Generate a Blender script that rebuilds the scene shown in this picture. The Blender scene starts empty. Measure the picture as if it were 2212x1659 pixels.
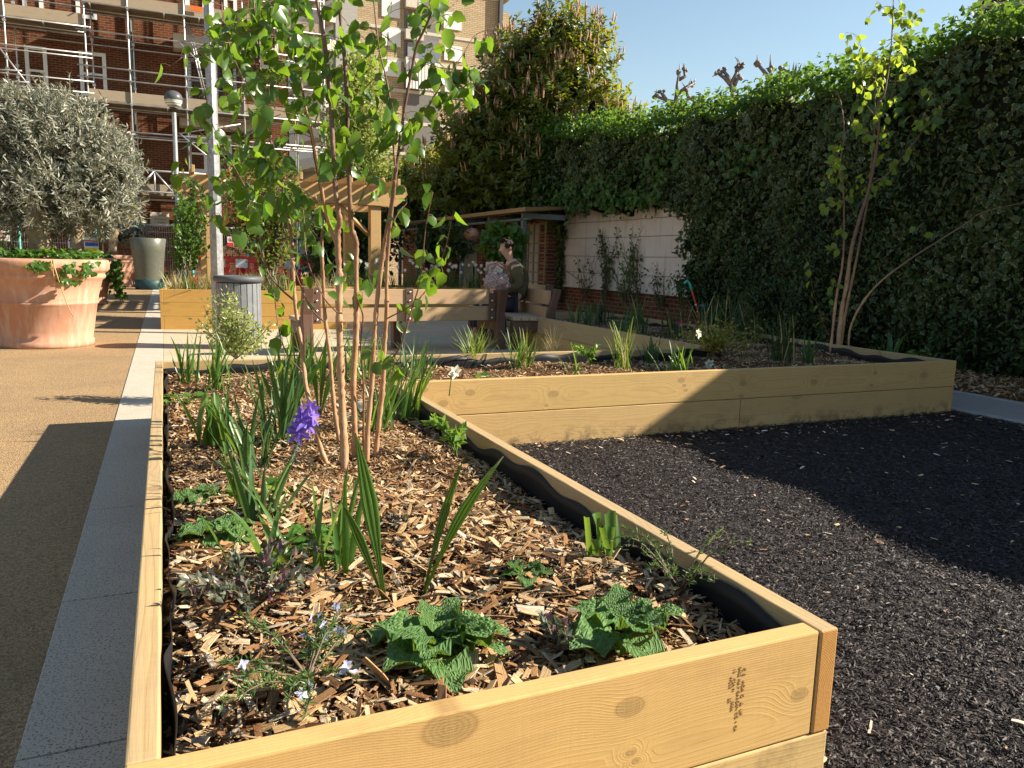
import bpy, math, random
import numpy as np
from mathutils import Vector, Matrix
rng = np.random.default_rng(7)
random.seed(7)
SC = bpy.context.scene
COL = SC.collection
PI = math.pi
R = math.radians

# ------------------------------------------------------------------ camera
FPX = 778.8
SKY_STRENGTH, SUN_STRENGTH, EXPOSURE = .07, 4.9, 1.38
CAM = np.array([-1.2733, -1.1296, 1.197])
RI = np.array([0.91466675, -0.40332822, 0.02666629])
UP = np.array([0.03885888, 0.15340656, 0.98739881])
FW = np.array([0.40233659, 0.90210464, -0.15598876])
cd = bpy.data.cameras.new('camera'); cam = bpy.data.objects.new('camera', cd); COL.objects.link(cam)
cd.sensor_width = 36; cd.lens = FPX / 1024 * 36; cd.clip_end = 3000; cd.clip_start = .05
M4 = Matrix([(RI[0], UP[0], -FW[0], CAM[0]), (RI[1], UP[1], -FW[1], CAM[1]), (RI[2], UP[2], -FW[2], CAM[2]), (0, 0, 0, 1)])
cam.matrix_world = M4; SC.camera = cam
S22 = 1024 / 2212
def _ray(x, y):   # surveying helper: direction of a sight line measured on the 2212-wide photograph
    return FW * FPX + RI * (x * S22 - 512) - UP * (y * S22 - 384)
def gz(x, y, z=0.):
    v = _ray(x, y); return CAM + v * ((z - CAM[2]) / v[2])
def gy(x, y, Y):
    v = _ray(x, y); return CAM + v * ((Y - CAM[1]) / v[1])
def gx(x, y, X):
    v = _ray(x, y); return CAM + v * ((X - CAM[0]) / v[0])
def gd(x, y, d):
    v = _ray(x, y); return CAM + v * (d / (v @ FW))

# ------------------------------------------------------------------ mesh building
def nrm(v):
    v = np.asarray(v, float); return v / np.maximum(np.linalg.norm(v, axis=-1, keepdims=True), 1e-9)
class MB:
    def __init__(s): s.V = []; s.L = []; s.F = []; s.n = 0
    def add(s, v, groups, mat=0, smooth=False, lc=None):
        v = np.asarray(v, float).reshape(-1, 3); s.V.append(v)
        s.L.append(np.zeros((len(v), 3)) if lc is None else np.asarray(lc, float).reshape(-1, 3))
        for g in groups:
            g = np.asarray(g, int)
            if g.size: s.F.append((g + s.n, mat, smooth))
        s.n += len(v); return s
    def box(s, lo, hi, mat=0, M=None):
        a, b = lo, hi
        v = np.array([[x, y, z] for x in (a[0], b[0]) for y in (a[1], b[1]) for z in (a[2], b[2])], float)
        f = [[0, 1, 3, 2], [4, 6, 7, 5], [0, 4, 5, 1], [2, 3, 7, 6], [0, 2, 6, 4], [1, 5, 7, 3]]
        if M is not None: v = v @ M[0].T + M[1]
        return s.add(v, [f], mat)
    def tube(s, P, r, n=6, mat=0, smooth=True, cap=True):
        P = np.asarray(P, float); k = len(P); r = np.broadcast_to(np.asarray(r, float), (k,))
        T = nrm(np.gradient(P, axis=0)); a = np.array([0, 0, 1.]) if abs(T[0][2]) < .9 else np.array([1., 0, 0])
        x = nrm(np.cross(a, T[0])); V = []; U = []
        th = np.arange(n) * 2 * PI / n; ln = 0
        for i in range(k):
            x = nrm(x - T[i] * (x @ T[i])); y = np.cross(T[i], x)
            V.append(P[i] + r[i] * (np.cos(th)[:, None] * x + np.sin(th)[:, None] * y))
            if i: ln += np.linalg.norm(P[i] - P[i - 1])
            U.append(np.stack([np.cos(th) * .5, np.full(n, ln), np.sin(th) * .5], 1))
        f = [[i * n + j, i * n + (j + 1) % n, (i + 1) * n + (j + 1) % n, (i + 1) * n + j] for i in range(k - 1) for j in range(n)]
        s.add(np.concatenate(V), [f], mat, smooth, np.concatenate(U))
        if cap:
            s.F.append((np.array([[s.n - n + j for j in range(n)]]), mat, False))
            s.F.append((np.array([[s.n - k * n + n - 1 - j for j in range(n)]]), mat, False))
        return s
    def lathe(s, prof, n=32, mat=0, c=(0, 0, 0), smooth=True, lean=None):
        prof = np.asarray(prof, float); th = np.arange(n) * 2 * PI / n; k = len(prof)
        V = np.concatenate([np.stack([np.cos(th) * p[0] + c[0], np.sin(th) * p[0] + c[1], np.full(n, p[1] + c[2])], 1) for p in prof])
        f = [[i * n + j, i * n + (j + 1) % n, (i + 1) * n + (j + 1) % n, (i + 1) * n + j] for i in range(k - 1) for j in range(n)]
        return s.add(V, [f], mat, smooth)
    def inst(s, tpl, P, D, N, Sc, mat=0, smooth=True):
        """many copies of a template inside one part (leaves of a crown, chips of mulch)"""
        tv, tf, tl = tpl; P = np.asarray(P, float).reshape(-1, 3); m = len(P)
        if m == 0: return s
        Y = nrm(np.broadcast_to(D, (m, 3))); Z = np.broadcast_to(N, (m, 3)).astype(float)
        Z = nrm(Z - Y * (Z * Y).sum(1, keepdims=True)); X = np.cross(Y, Z)
        Sc = np.asarray(Sc, float)
        if Sc.ndim < 2: Sc = np.repeat(np.broadcast_to(Sc, (m,))[:, None], 3, 1)
        A = tv[None] * Sc[:, None, :]
        W = A[..., 0:1] * X[:, None] + A[..., 1:2] * Y[:, None] + A[..., 2:3] * Z[:, None] + P[:, None]
        k = len(tv); off = (np.arange(m) * k)[:, None, None]
        return s.add(W.reshape(-1, 3), [(np.asarray(g)[None] + off).reshape(-1, len(g[0])) for g in tf], mat, smooth, np.tile(tl, (m, 1)))
    def build(s, name, mats, parent=None, local=False, bevel=0):
        me = bpy.data.meshes.new(name)
        V = np.concatenate(s.V) if s.V else np.zeros((0, 3)); me.vertices.add(len(V)); me.vertices.foreach_set('co', V.ravel())
        lt = np.concatenate([np.full(len(g), g.shape[1]) for g, _, _ in s.F]); lv = np.concatenate([g.ravel() for g, _, _ in s.F])
        me.loops.add(len(lv)); me.loops.foreach_set('vertex_index', lv.astype(np.int32))
        me.polygons.add(len(lt)); me.polygons.foreach_set('loop_start', np.concatenate([[0], np.cumsum(lt)[:-1]]).astype(np.int32))
        me.polygons.foreach_set('material_index', np.concatenate([np.full(len(g), m) for g, m, _ in s.F]).astype(np.int32))
        me.polygons.foreach_set('use_smooth', np.concatenate([np.full(len(g), sm) for g, _, sm in s.F]))
        for m in (mats if isinstance(mats, (list, tuple)) else [mats]): me.materials.append(m)
        at = me.attributes.new('lc', 'FLOAT_VECTOR', 'POINT'); at.data.foreach_set('vector', np.concatenate(s.L).ravel())
        me.update(calc_edges=True)
        o = bpy.data.objects.new(name, me); COL.objects.link(o)
        if parent is not None:
            o.parent = parent
            if not local: o.location = -Vector(parent.location)
        if bevel:
            b = o.modifiers.new('bevel', 'BEVEL'); b.width = bevel; b.segments = 2; b.limit_method = 'ANGLE'
        return o
def tag(o, label=None, cat=None, group=None, kind=None):
    if label: o['label'] = label
    if cat: o['category'] = cat
    if group: o['group'] = group
    if kind: o['kind'] = kind
    return o
def thing(name, label, cat, loc=(0, 0, 0), rz=0, group=None):
    o = bpy.data.objects.new(name, None); COL.objects.link(o); o.empty_display_size = .1
    o.location = Vector([float(a) for a in loc]); o.rotation_euler = (0, 0, rz)
    return tag(o, label, cat, group)
def dup(root, loc, rz, label):
    r = root.copy(); COL.objects.link(r); r.location = loc; r.rotation_euler = (0, 0, rz); r['label'] = label
    for ch in list(root.children):
        c = ch.copy(); COL.objects.link(c); c.parent = r
        for g in list(ch.children):
            d = g.copy(); COL.objects.link(d); d.parent = c
    return r

def leaf_tpl(w=.35, n=4, fold=.25, droop=.15, peak=.4, serr=0., wav=0.):
    """unit leaf along +Y: midrib plus two folded halves"""
    t = np.linspace(0, 1, n + 1); V = []; L = []
    for i, a in enumerate(t):
        e = a ** (math.log(.5) / math.log(peak)); ww = w * math.sin(PI * e) ** .8 if 0 < a < 1 else 0.004
        if serr and 0 < i < n: ww *= 1 + serr * (1 if i % 2 else -1)
        z = -droop * a * a
        wv = wav * math.sin(i * 2.1)
        V += [[-ww, a, z + fold * ww + wv * ww], [0, a, z], [ww, a, z + fold * ww - wv * ww]]
        L += [[-ww / w, a, 0], [0, a, 0], [ww / w, a, 0]]
    F = [[3 * i + j, 3 * i + j + 1, 3 * i + j + 4, 3 * i + j + 3] for i in range(n) for j in (0, 1)]
    return np.array(V, float), [F], np.array(L, float)
def simple_leaf(w=.3, droop=.1):
    V = np.array([[0, 0, 0], [-w, .45, .06], [0, .5, -.02], [w, .45, .06], [0, 1, -droop]], float)
    return V, [[[0, 2, 1], [0, 3, 2], [1, 2, 4], [2, 3, 4]]], np.array([[0, 0, 0], [-1, .45, 0], [0, .5, 0], [1, .45, 0], [0, 1, 0]], float)
def chip_tpl():
    V = np.array([[-.5, -.5, 0], [.42, -.46, .02], [-.4, -.1, .0], [.5, 0.05, .12], [-.46, .5, .0], [.3, .45, -.02]], float)
    T = V.copy(); T[:, 2] += .22; T[:, 0] *= .9; T[:, 1] *= .97
    A = np.concatenate([V, T])
    F = [[0, 2, 3, 1], [2, 4, 5, 3], [6, 7, 9, 8], [8, 9, 11, 10], [0, 1, 7, 6], [4, 10, 11, 5], [0, 6, 8, 2], [2, 8, 10, 4], [1, 3, 9, 7], [3, 5, 11, 9]]
    return A, [F], A * [1, 1, 1]
def rand_dirs(n, up=0., spread=1.):
    v = rng.normal(size=(n, 3)) * spread; v[:, 2] += up; return nrm(v)

# ------------------------------------------------------------------ materials
class NT:
    def __init__(s, name):
        s.m = bpy.data.materials.new(name); s.m.use_nodes = True; s.t = s.m.node_tree; s.t.nodes.clear()
    def n(s, typ, ins=None, **kw):
        nd = s.t.nodes.new(typ)
        for k, v in kw.items(): setattr(nd, k, v)
        for k, v in (ins or {}).items():
            so = nd.inputs[k]
            if isinstance(v, bpy.types.NodeSocket): s.t.links.new(v, so)
            else: so.default_value = (*v, 1) if isinstance(v, tuple) and len(v) == 3 and so.type == 'RGBA' else v
        return nd
    def math(s, op, a, b=0., c=0., clamp=False):
        nd = s.n('ShaderNodeMath', {0: a, 1: b, 2: c}, operation=op); nd.use_clamp = clamp; return nd.outputs[0]
    def mix(s, f, a, b, mode='MIX'):
        nd = s.n('ShaderNodeMix', data_type='RGBA', blend_type=mode)
        for i, v in ((0, f), (6, a), (7, b)):
            so = nd.inputs[i]
            if isinstance(v, bpy.types.NodeSocket): s.t.links.new(v, so)
            else: so.default_value = (*v, 1) if isinstance(v, tuple) and len(v) == 3 else v
        return nd.outputs[2]
    def ramp(s, f, st, interp='LINEAR'):
        nd = s.n('ShaderNodeValToRGB', {0: f}); cr = nd.color_ramp; cr.interpolation = interp
        while len(cr.elements) < len(st): cr.elements.new(.5)
        for e, (p, c) in zip(cr.elements, st):
            e.position = p; e.color = (*c, 1) if isinstance(c, tuple) else (c, c, c, 1)
        return nd.outputs[0]
    def noise(s, vec=None, sc=5., det=3., rough=.55, dist=0.):
        i = {'Scale': sc, 'Detail': det, 'Roughness': rough, 'Distortion': dist}
        if vec is not None: i['Vector'] = vec
        return s.n('ShaderNodeTexNoise', i)
    def obj(s): return s.n('ShaderNodeTexCoord').outputs['Object']
    def attr(s, nm='lc'): return s.n('ShaderNodeAttribute', attribute_name=nm).outputs['Vector']
    def geo(s, o): return s.n('ShaderNodeNewGeometry').outputs[o]
    def mapv(s, v, sc): return s.n('ShaderNodeMapping', {'Vector': v, 'Scale': sc}).outputs[0]
    def sep(s, v): return s.n('ShaderNodeSeparateXYZ', {0: v}).outputs
    def comb(s, x, y, z): return s.n('ShaderNodeCombineXYZ', {0: x, 1: y, 2: z}).outputs[0]
    def bump(s, h, st=.3, d=.01): return s.n('ShaderNodeBump', {'Height': h, 'Strength': st, 'Distance': d}).outputs[0]
    def out(s, col, rough=.7, bump=None, metal=0., spec=.3, trans=None, **kw):
        i = {'Base Color': col, 'Roughness': rough, 'Metallic': metal, 'Specular IOR Level': spec}; i.update(kw)
        if bump is not None: i['Normal'] = bump
        b = s.n('ShaderNodeBsdfPrincipled', i).outputs[0]
        if trans is not None:
            ti = {'Color': trans[0]}
            if bump is not None: ti['Normal'] = bump
            tr = s.n('ShaderNodeBsdfTranslucent', ti).outputs[0]
            b = s.n('ShaderNodeMixShader', {0: trans[1], 1: b, 2: tr}).outputs[0]
        s.n('ShaderNodeOutputMaterial', {0: b}); return s.m

def plain(name, col, rough=.6, metal=0., var=.12, sc=9., bump=.0, spec=.3):
    t = NT(name); o = t.obj(); nz = t.noise(o, sc, 4.).outputs[0]
    c = t.mix(t.ramp(nz, [(.3, 0.), (.7, 1.)]), tuple(a * (1 - var) for a in col), tuple(min(1, a * (1 + var)) for a in col))
    return t.out(c, rough, t.bump(t.noise(o, sc * 12, 3.).outputs[0], bump, .003) if bump else None, metal, spec)

def wood(name, base=(.50, .30, .11), late=(.34, .17, .05), dirt=0., knots=None, freq=105., pith=-.10, weather=0., fine=.75, wobble=.045, pushk=.035):
    """sawn softwood: growth rings about a pith below the face, pushed aside round knots; local x runs along the board"""
    t = NT(name); o = t.obj(); rnd = t.n('ShaderNodeObjectInfo').outputs['Random']
    off = t.math('MULTIPLY', rnd, 37.)
    x, y, z = t.sep(o)[:3]
    xo = t.math('ADD', x, off)
    p = t.comb(xo, y, z)
    wob = t.noise(t.mapv(p, (1.1, 5., 5.)), 1., 2.).outputs[0]
    if knots is None:
        vo = t.n('ShaderNodeTexVoronoi', {'Vector': t.comb(t.math('MULTIPLY', xo, 1.7), t.math('MULTIPLY', y, 1.), t.math('MULTIPLY', z, 4.)), 'Scale': 1.}, feature='F1')
        d = t.math('MULTIPLY', vo.outputs['Distance'], .28)
    else:
        d = None
        for kx, kz, ks in knots:
            dx = t.math('MULTIPLY', t.math('SUBTRACT', x, kx), .62 / ks); dz = t.math('DIVIDE', t.math('SUBTRACT', z, kz), ks)
            dd = t.math('SQRT', t.math('ADD', t.math('MULTIPLY', dx, dx), t.math('MULTIPLY', dz, dz)))
            d = dd if d is None else t.math('MINIMUM', d, dd)
    push = t.math('EXPONENT', t.math('MULTIPLY', t.math('MULTIPLY', d, d), -260.))
    yy = t.math('ADD', y, pith); zz = t.math('ADD', t.math('ADD', z, -.1), t.math('MULTIPLY', t.math('SUBTRACT', rnd, .5), .10))
    rad = t.math('SQRT', t.math('ADD', t.math('MULTIPLY', yy, yy), t.math('MULTIPLY', zz, zz)))
    rad = t.math('ADD', rad, t.math('MULTIPLY', wob, wobble)); rad = t.math('ADD', rad, t.math('MULTIPLY', push, pushk))
    rad = t.math('ADD', rad, t.math('MULTIPLY', x, .006))
    ring = t.math('FRACT', t.math('MULTIPLY', rad, freq))
    line = t.ramp(ring, [(0., 0.), (.55, .15), (.88, 1.), (1., .1)])
    fib = t.noise(t.mapv(p, (6., 160., 160.)), 1., 3., .7).outputs[0]
    big = t.noise(t.mapv(p, (.9, 3., 3.)), 1., 2.).outputs[0]
    c = t.mix(t.math('MULTIPLY', line, .62 * fine), base, late)
    c = t.mix(t.ramp(fib, [(.35, 0.), (.75, .35)]), c, tuple(a * .62 for a in base))
    c = t.mix(t.ramp(big, [(.4, 0.), (.7, .5)]), c, (base[0] * .86, base[1] * .9, base[2] * .78))
    kn = t.ramp(t.math('ADD', d, t.math('MULTIPLY', fib, .006)), [(.010, 1.), (.021, 1.), (.026, .0)])
    kr = t.math('FRACT', t.math('MULTIPLY', d, 190.))
    kc = t.mix(kr, tuple(a * .55 for a in base), tuple(a * .72 for a in base))
    kring = t.ramp(d, [(.019, 0.), (.0225, 1.), (.028, 0.)])
    c = t.mix(kn, c, kc); c = t.mix(t.math('MULTIPLY', kring, .55), c, (.16, .075, .03))
    if weather:
        g = t.noise(t.mapv(p, (2.5, 40., 40.)), 1., 4.).outputs[0]
        c = t.mix(t.ramp(g, [(.35, 0.), (.75, weather)]), c, (.27, .22, .16))
    if dirt:
        sp = t.noise(t.mapv(p, (9., 9., 9.)), 1., 5., .7).outputs[0]
        m = t.math('MULTIPLY', t.ramp(sp, [(.47, 0.), (.60, 1.)]), t.ramp(z, [(.0, 1.), (dirt, 0.)]))
        c = t.mix(t.math('MULTIPLY', m, .8), c, (.05, .04, .032))
    saw = t.noise(t.mapv(p, (220., 20., 3.)), 1., 2.).outputs[0]
    c = t.mix(t.ramp(saw, [(.45, 0.), (.8, .18)]), c, tuple(min(1, a * 1.25) for a in base))
    blot = t.noise(t.mapv(p, (4., 9., 9.)), 1., 5., .65).outputs[0]
    c = t.mix(t.ramp(blot, [(.52, 0.), (.75, .45)]), c, (base[0] * .62, base[1] * .58, base[2] * .62))
    h = t.math('ADD', t.math('MULTIPLY', line, .4), fib)
    return t.out(c, .72, t.bump(h, .28, .0025), spec=.25)

def leafm(name, c1, c2, tr, tf=.4, rough=.42, edge=None, vein=.0, stripes=0, spec=.45, noise=.5, red=None):
    """leaf blade: colour differs from leaf to leaf, light passes through"""
    t = NT(name); rnd = t.geo('Random Per Island'); lc = t.attr(); x, y, z = t.sep(lc)[:3]
    c = t.mix(rnd, c1, c2); tc = t.mix(rnd, tr, tuple(a * .7 for a in tr))
    ax = t.math('ABSOLUTE', x); bp = None
    if edge:
        ef = t.ramp(t.math('ADD', ax, t.math('MULTIPLY', t.noise(lc, 3.).outputs[0], .3)), [(.62 + .15, 0.), (.84 + .15, 1.)])
        ef = t.math('MULTIPLY', ef, t.math('GREATER_THAN', t.math('FRACT', t.math('MULTIPLY', rnd, 17.3)), edge[1]))
        c = t.mix(ef, c, edge[0]); tc = t.mix(ef, tc, edge[0])
    if vein:
        v = t.math('FRACT', t.math('SUBTRACT', t.math('MULTIPLY', y, 7.), t.math('MULTIPLY', ax, 2.2)))
        vv = t.ramp(v, [(0., 1.), (.12, 0.), (.88, 0.), (1., 1.)]); mid = t.ramp(ax, [(.02, 1.), (.08, 0.)])
        vf = t.math('MAXIMUM', vv, mid)
        c = t.mix(t.math('MULTIPLY', vf, vein), c, tuple(min(1, a * 2.2 + .02) for a in c2))
        tc = t.mix(t.math('MULTIPLY', vf, .35), tc, tuple(a * .4 for a in tr))
        bp = t.bump(vf, -.5, .002)
    if stripes:
        v = t.math('FRACT', t.math('MULTIPLY', ax, stripes)); sf = t.ramp(v, [(0., 0.), (.5, 1.), (1., 0.)])
        c = t.mix(sf, c, tuple(a * .45 for a in c1)); bp = t.bump(sf, .7, .004)
        tc = t.mix(sf, tc, tuple(a * .55 for a in tr))
    if red:
        f = t.math('GREATER_THAN', t.math('FRACT', t.math('MULTIPLY', rnd, 11.7)), red[1]); c = t.mix(f, c, red[0]); tc = t.mix(f, tc, red[0])
    return t.out(c, rough, bp, spec=spec, trans=(tc, tf))

def barkm(name, c1, c2, lent=True):
    t = NT(name); lc = t.attr(); x, y, z = t.sep(lc)[:3]
    nz = t.noise(t.obj(), 14., 4.).outputs[0]
    c = t.mix(t.ramp(nz, [(.35, 0.), (.65, 1.)]), c1, c2)
    up = t.ramp(t.math('MULTIPLY', y, .5), [(.3, 0.), (.62, .85)]); 
    if lent:
        c = t.mix(up, c, (.085, .045, .035))
        sp = t.n('ShaderNodeTexVoronoi', {'Vector': t.comb(t.math('MULTIPLY', x, 5.), t.math('MULTIPLY', y, 130.), t.math('MULTIPLY', z, 5.)), 'Scale': 1.}).outputs['Distance']
        c = t.mix(t.ramp(sp, [(.0, .8), (.3, 0.)]), c, (.55, .42, .3))
        dk = t.noise(t.comb(t.math('MULTIPLY', x, 1.), t.math('MULTIPLY', y, 9.), z), 2., 3.).outputs[0]
        c = t.mix(t.ramp(dk, [(.6, 0.), (.72, .8)]), c, (.09, .04, .025))
    return t.out(c, .55, t.bump(t.noise(t.mapv(lc, (6, 70, 6)), 1., 3.).outputs[0], .5, .003), spec=.35)

def brickm(name, axis='x', cols=((.17, .045, .025), (.26, .08, .04)), mortar=(.30, .20, .12), w=.26, h=.086, mw=.009, dark=.35):
    t = NT(name); p = t.n('ShaderNodeNewGeometry').outputs['Position']; x, y, z = t.sep(p)[:3]
    u = x if axis == 'x' else y
    b = t.n('ShaderNodeTexBrick', {'Vector': t.comb(u, z, 0.), 'Color1': cols[0], 'Color2': cols[1], 'Mortar': mortar, 'Scale': 1., 'Mortar Size': mw, 'Mortar Smooth': .2, 'Bias': -.1, 'Brick Width': w, 'Row Height': h})
    b.offset = .5; nz = t.noise(p, 1.2, 5.).outputs[0]
    c = t.mix(t.ramp(nz, [(.35, 0.), (.7, dark)]), b.outputs[0], tuple(a * .3 for a in cols[0]))
    return t.out(c, .9, t.bump(b.outputs[1], -.4, .006), spec=.1)
# ------------------------------------------------------------------ world, sun
SUN_EL, SUN_AZ = R(31.7), R(18.5)      # elevation; angle behind the +x axis
sd = Vector((math.cos(SUN_EL) * math.cos(SUN_AZ), -math.cos(SUN_EL) * math.sin(SUN_AZ), math.sin(SUN_EL)))
w = bpy.data.worlds.new("World"); SC.world = w; w.use_nodes = True
wn = w.node_tree; wn.nodes.clear()
sk = wn.nodes.new('ShaderNodeTexSky'); sk.sky_type = 'NISHITA'; sk.sun_disc = False
sk.sun_elevation = SUN_EL; sk.sun_rotation = PI / 2 + SUN_AZ; sk.air_density = 1.2; sk.dust_density = .15; sk.ozone_density = 2.2
bg = wn.nodes.new('ShaderNodeBackground'); bg.inputs[1].default_value = SKY_STRENGTH
wo = wn.nodes.new('ShaderNodeOutputWorld'); wn.links.new(sk.outputs[0], bg.inputs[0]); wn.links.new(bg.outputs[0], wo.inputs[0])
ld = bpy.data.lights.new('sun', 'SUN'); ld.energy = SUN_STRENGTH; ld.angle = R(.5); ld.color = (1, .95, .87)
lo = bpy.data.objects.new('sun', ld); COL.objects.link(lo); lo.rotation_euler = sd.to_track_quat('Z', 'Y').to_euler(); lo.location = (20, -10, 30)
SC.view_settings.view_transform = 'Standard'; SC.view_settings.look = 'None'; SC.view_settings.gamma = 1; SC.view_settings.exposure = EXPOSURE
SC.view_settings.use_white_balance = True; SC.view_settings.white_balance_temperature = 7300; SC.view_settings.white_balance_tint = 8
SC.cycles.use_denoising = True; SC.cycles.max_bounces = 8; SC.cycles.transparent_max_bounces = 8
SC.cycles.caustics_reflective = False; SC.cycles.caustics_refractive = False
SC.cycles.use_adaptive_sampling = True; SC.cycles.adaptive_threshold = .01

# ------------------------------------------------------------------ setting
W, L, D, E, K, TH, H = 1.3557, 4.7276, 3.4064, 4.9375, .2834, .047, .45
def sheet(name, pts, z, mat, thick=0):
    mb = MB(); n = len(pts)
    v = [(x, y, z) for x, y in pts]
    mb.add(v, [[list(range(n))]])
    if thick:
        mb.add(v + [(x, y, z - thick) for x, y in pts], [[[i, i + n, (i + 1) % n + n, (i + 1) % n] for i in range(n)]])
    return tag(mb.build(name, mat), kind='structure')
# tan resin-bound gravel
t = NT('tan_gravel'); p = t.obj()
v1 = t.n('ShaderNodeTexVoronoi', {'Vector': p, 'Scale': 150.})
c = t.mix(t.n('ShaderNodeSeparateColor', {0: v1.outputs['Color']}).outputs[0], (.19, .115, .06), (.46, .31, .165))
c = t.mix(t.ramp(t.noise(p, 1.3, 5.).outputs[0], [(.4, 0.), (.7, .45)]), c, (.20, .135, .08))
c = t.mix(t.ramp(t.noise(p, 420., 2.).outputs[0], [(.62, 0.), (.7, .6)]), c, (.07, .045, .03))
M_GRAVEL = t.out(c, .85, t.bump(v1.outputs['Distance'], .9, .004), spec=.2)
# speckled pale kerb stone
t = NT('kerb_stone'); p = t.obj(); y = t.sep(p)[1]
sp = t.noise(p, 150., 2., .6).outputs[0]
c = t.mix(t.ramp(sp, [(.38, 1.), (.45, 0.)]), (.50, .44, .36), (.18, .14, .11))
c = t.mix(t.ramp(t.noise(p, 3., 4.).outputs[0], [(.4, 0.), (.75, .4)]), c, (.34, .29, .23))
M_KERB = t.out(c, .8, t.bump(sp, .4, .002), spec=.2)
t = NT('pale_paving'); p = t.obj()
b = t.n('ShaderNodeTexBrick', {'Vector': p, 'Color1': (.50, .41, .29), 'Color2': (.44, .36, .26), 'Mortar': (.24, .19, .13), 'Scale': 1., 'Mortar Size': .005, 'Brick Width': .95, 'Row Height': .62})
c = t.mix(t.ramp(t.noise(p, 5., 5., .65).outputs[0], [(.35, 0.), (.75, .45)]), b.outputs[0], (.34, .26, .17))
M_PAVE = t.out(c, .8, t.bump(t.noise(p, 120.).outputs[0], .2, .002), spec=.2)
t = NT('concrete_edging'); p = t.obj()
c = t.mix(t.noise(p, 30., 5.).outputs[0], (.24, .21, .185), (.36, .32, .29))
M_CONC = t.out(c, .85, t.bump(t.noise(p, 160.).outputs[0], .4, .003), spec=.2)
t = NT('rubber_base'); p = t.obj()
v1 = t.n('ShaderNodeTexVoronoi', {'Vector': t.mapv(p, (1., 3.2, 1.)), 'Scale': 60.})
c = t.mix(t.noise(p, 200., 3.).outputs[0], (.009, .006, .006), (.028, .019, .019))
M_RUBB = t.out(c, .75, t.bump(v1.outputs['Distance'], 1., .01), spec=.3)
t = NT('mulch_soil'); p = t.obj()
c = t.ramp(t.noise(p, 45., 5., .7).outputs[0], [(.3, (.035, .018, .010)), (.55, (.13, .065, .03)), (.75, (.26, .15, .075))])
M_SOIL = t.out(c, .95, t.bump(t.noise(p, 60., 5.).outputs[0], 1., .02), spec=.1)

sheet('ground', [(-400, -400), (400, -400), (400, 600), (-400, 600)], -.012, M_GRAVEL)
sheet('pavement', [(-30, -8), (-W - K, -8), (-W - K, 30), (-30, 30)], 0., M_GRAVEL)
mb = MB()
ys = [-4.] + sorted(float(gz(*q)[1]) for q in ((212, 1293), (250, 1099), (271, 984.5), (285, 907)))
while ys[-1] < 30: ys.append(ys[-1] + .92)
ys = [ys[1] - 1.84, ys[1] - .92] + ys[1:]
for a, b2 in zip(ys[:-1], ys[1:]): mb.box((-W - K, a + .004, -.1), (-W + .03, b2 - .004, .006))
tag(mb.build('kerb', M_KERB, bevel=.003), kind='structure')
sheet('paving', [(-W + .034, L - .02), (12, L - .02), (12, 31), (-W + .034, 31)], .004, M_PAVE)
sheet('playground_surface', [(-.02, -6), (4.99, -6), (4.99, D + .02), (-.02, D + .02)], .002, M_RUBB)
mb = MB()
for a in range(-6, 12, 2): mb.box((5.09, a + .004, -.1), (5.93, a + 1.996, .012)); 
tag(mb.build('path', M_CONC), kind='structure')
mb = MB()
for x in (5.0, 5.934):
    for a in range(-6, 12): mb.box((x, a + .003, -.1), (x + .086, a + .997, .022))
tag(mb.build('kerb_edging', plain('edging_grey', (.33, .32, .31), .85, bump=.4), bevel=.004), kind='structure')
sheet('planting_strip', [(6.02, -6), (9, -6), (9, 12), (6.02, 12)], .01, M_SOIL)

# ------------------------------------------------------------------ chips, shreds, soil
t = NT('wood_chips'); rnd = t.geo('Random Per Island'); lc = t.attr()
r2 = t.math('FRACT', t.math('MULTIPLY', rnd, 23.7))
c = t.ramp(rnd, [(0., (.05, .024, .014)), (.13, (.17, .07, .032)), (.30, (.38, .19, .085)), (.5, (.58, .38, .19)), (.8, (.74, .56, .34)), (1., (.66, .58, .46))])
fb = t.noise(t.comb(t.math('ADD', t.math('MULTIPLY', t.sep(lc)[0], 7.), t.math('MULTIPLY', rnd, 90.)), t.math('MULTIPLY', t.sep(lc)[1], .7), t.sep(lc)[2]), 2., 4., .7).outputs[0]
c = t.mix(t.ramp(fb, [(.40, .0), (.62, .75)]), c, t.mix(r2, (.10, .045, .02), (.36, .20, .09)))
M_CHIP = t.out(c, .85, t.bump(fb, .9, .004), spec=.15)
t = NT('rubber_shreds'); rnd = t.geo('Random Per Island')
c = t.ramp(rnd, [(0., (.010, .006, .006)), (.6, (.025, .017, .016)), (.93, (.062, .043, .040)), (1., (.15, .11, .095))])
M_SHRED = t.out(c, .62, spec=.4)
CH = chip_tpl()
def chips(mb, P, lo=.02, hi=.075, tilt=.42, ratio=(.11, .34)):
    m = len(P); a = rng.uniform(0, 2 * PI, m)
    Dv = np.stack([np.cos(a), np.sin(a), rng.normal(0, tilt, m)], 1); Nv = np.stack([rng.normal(0, tilt, m), rng.normal(0, tilt, m), np.ones(m)], 1)
    ln = lo + (hi - lo) * rng.beta(1.3, 3.4, m); wd = ln * rng.uniform(*ratio, m)
    mb.inst(CH, P, Dv, Nv, np.stack([wd, ln, np.minimum(wd * rng.uniform(.2, .6, m), .012)], 1), smooth=False)
def soil_z(x, y): return .350 + .018 * np.sin(x * 3.1 + 1.3 * y) * np.cos(y * 2.3) + .012 * np.sin(7 * x + y * 5) - .02 * np.exp(-((np.minimum(x + W, -x) - .05) / .05) ** 2) * (y < 3.4)
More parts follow.
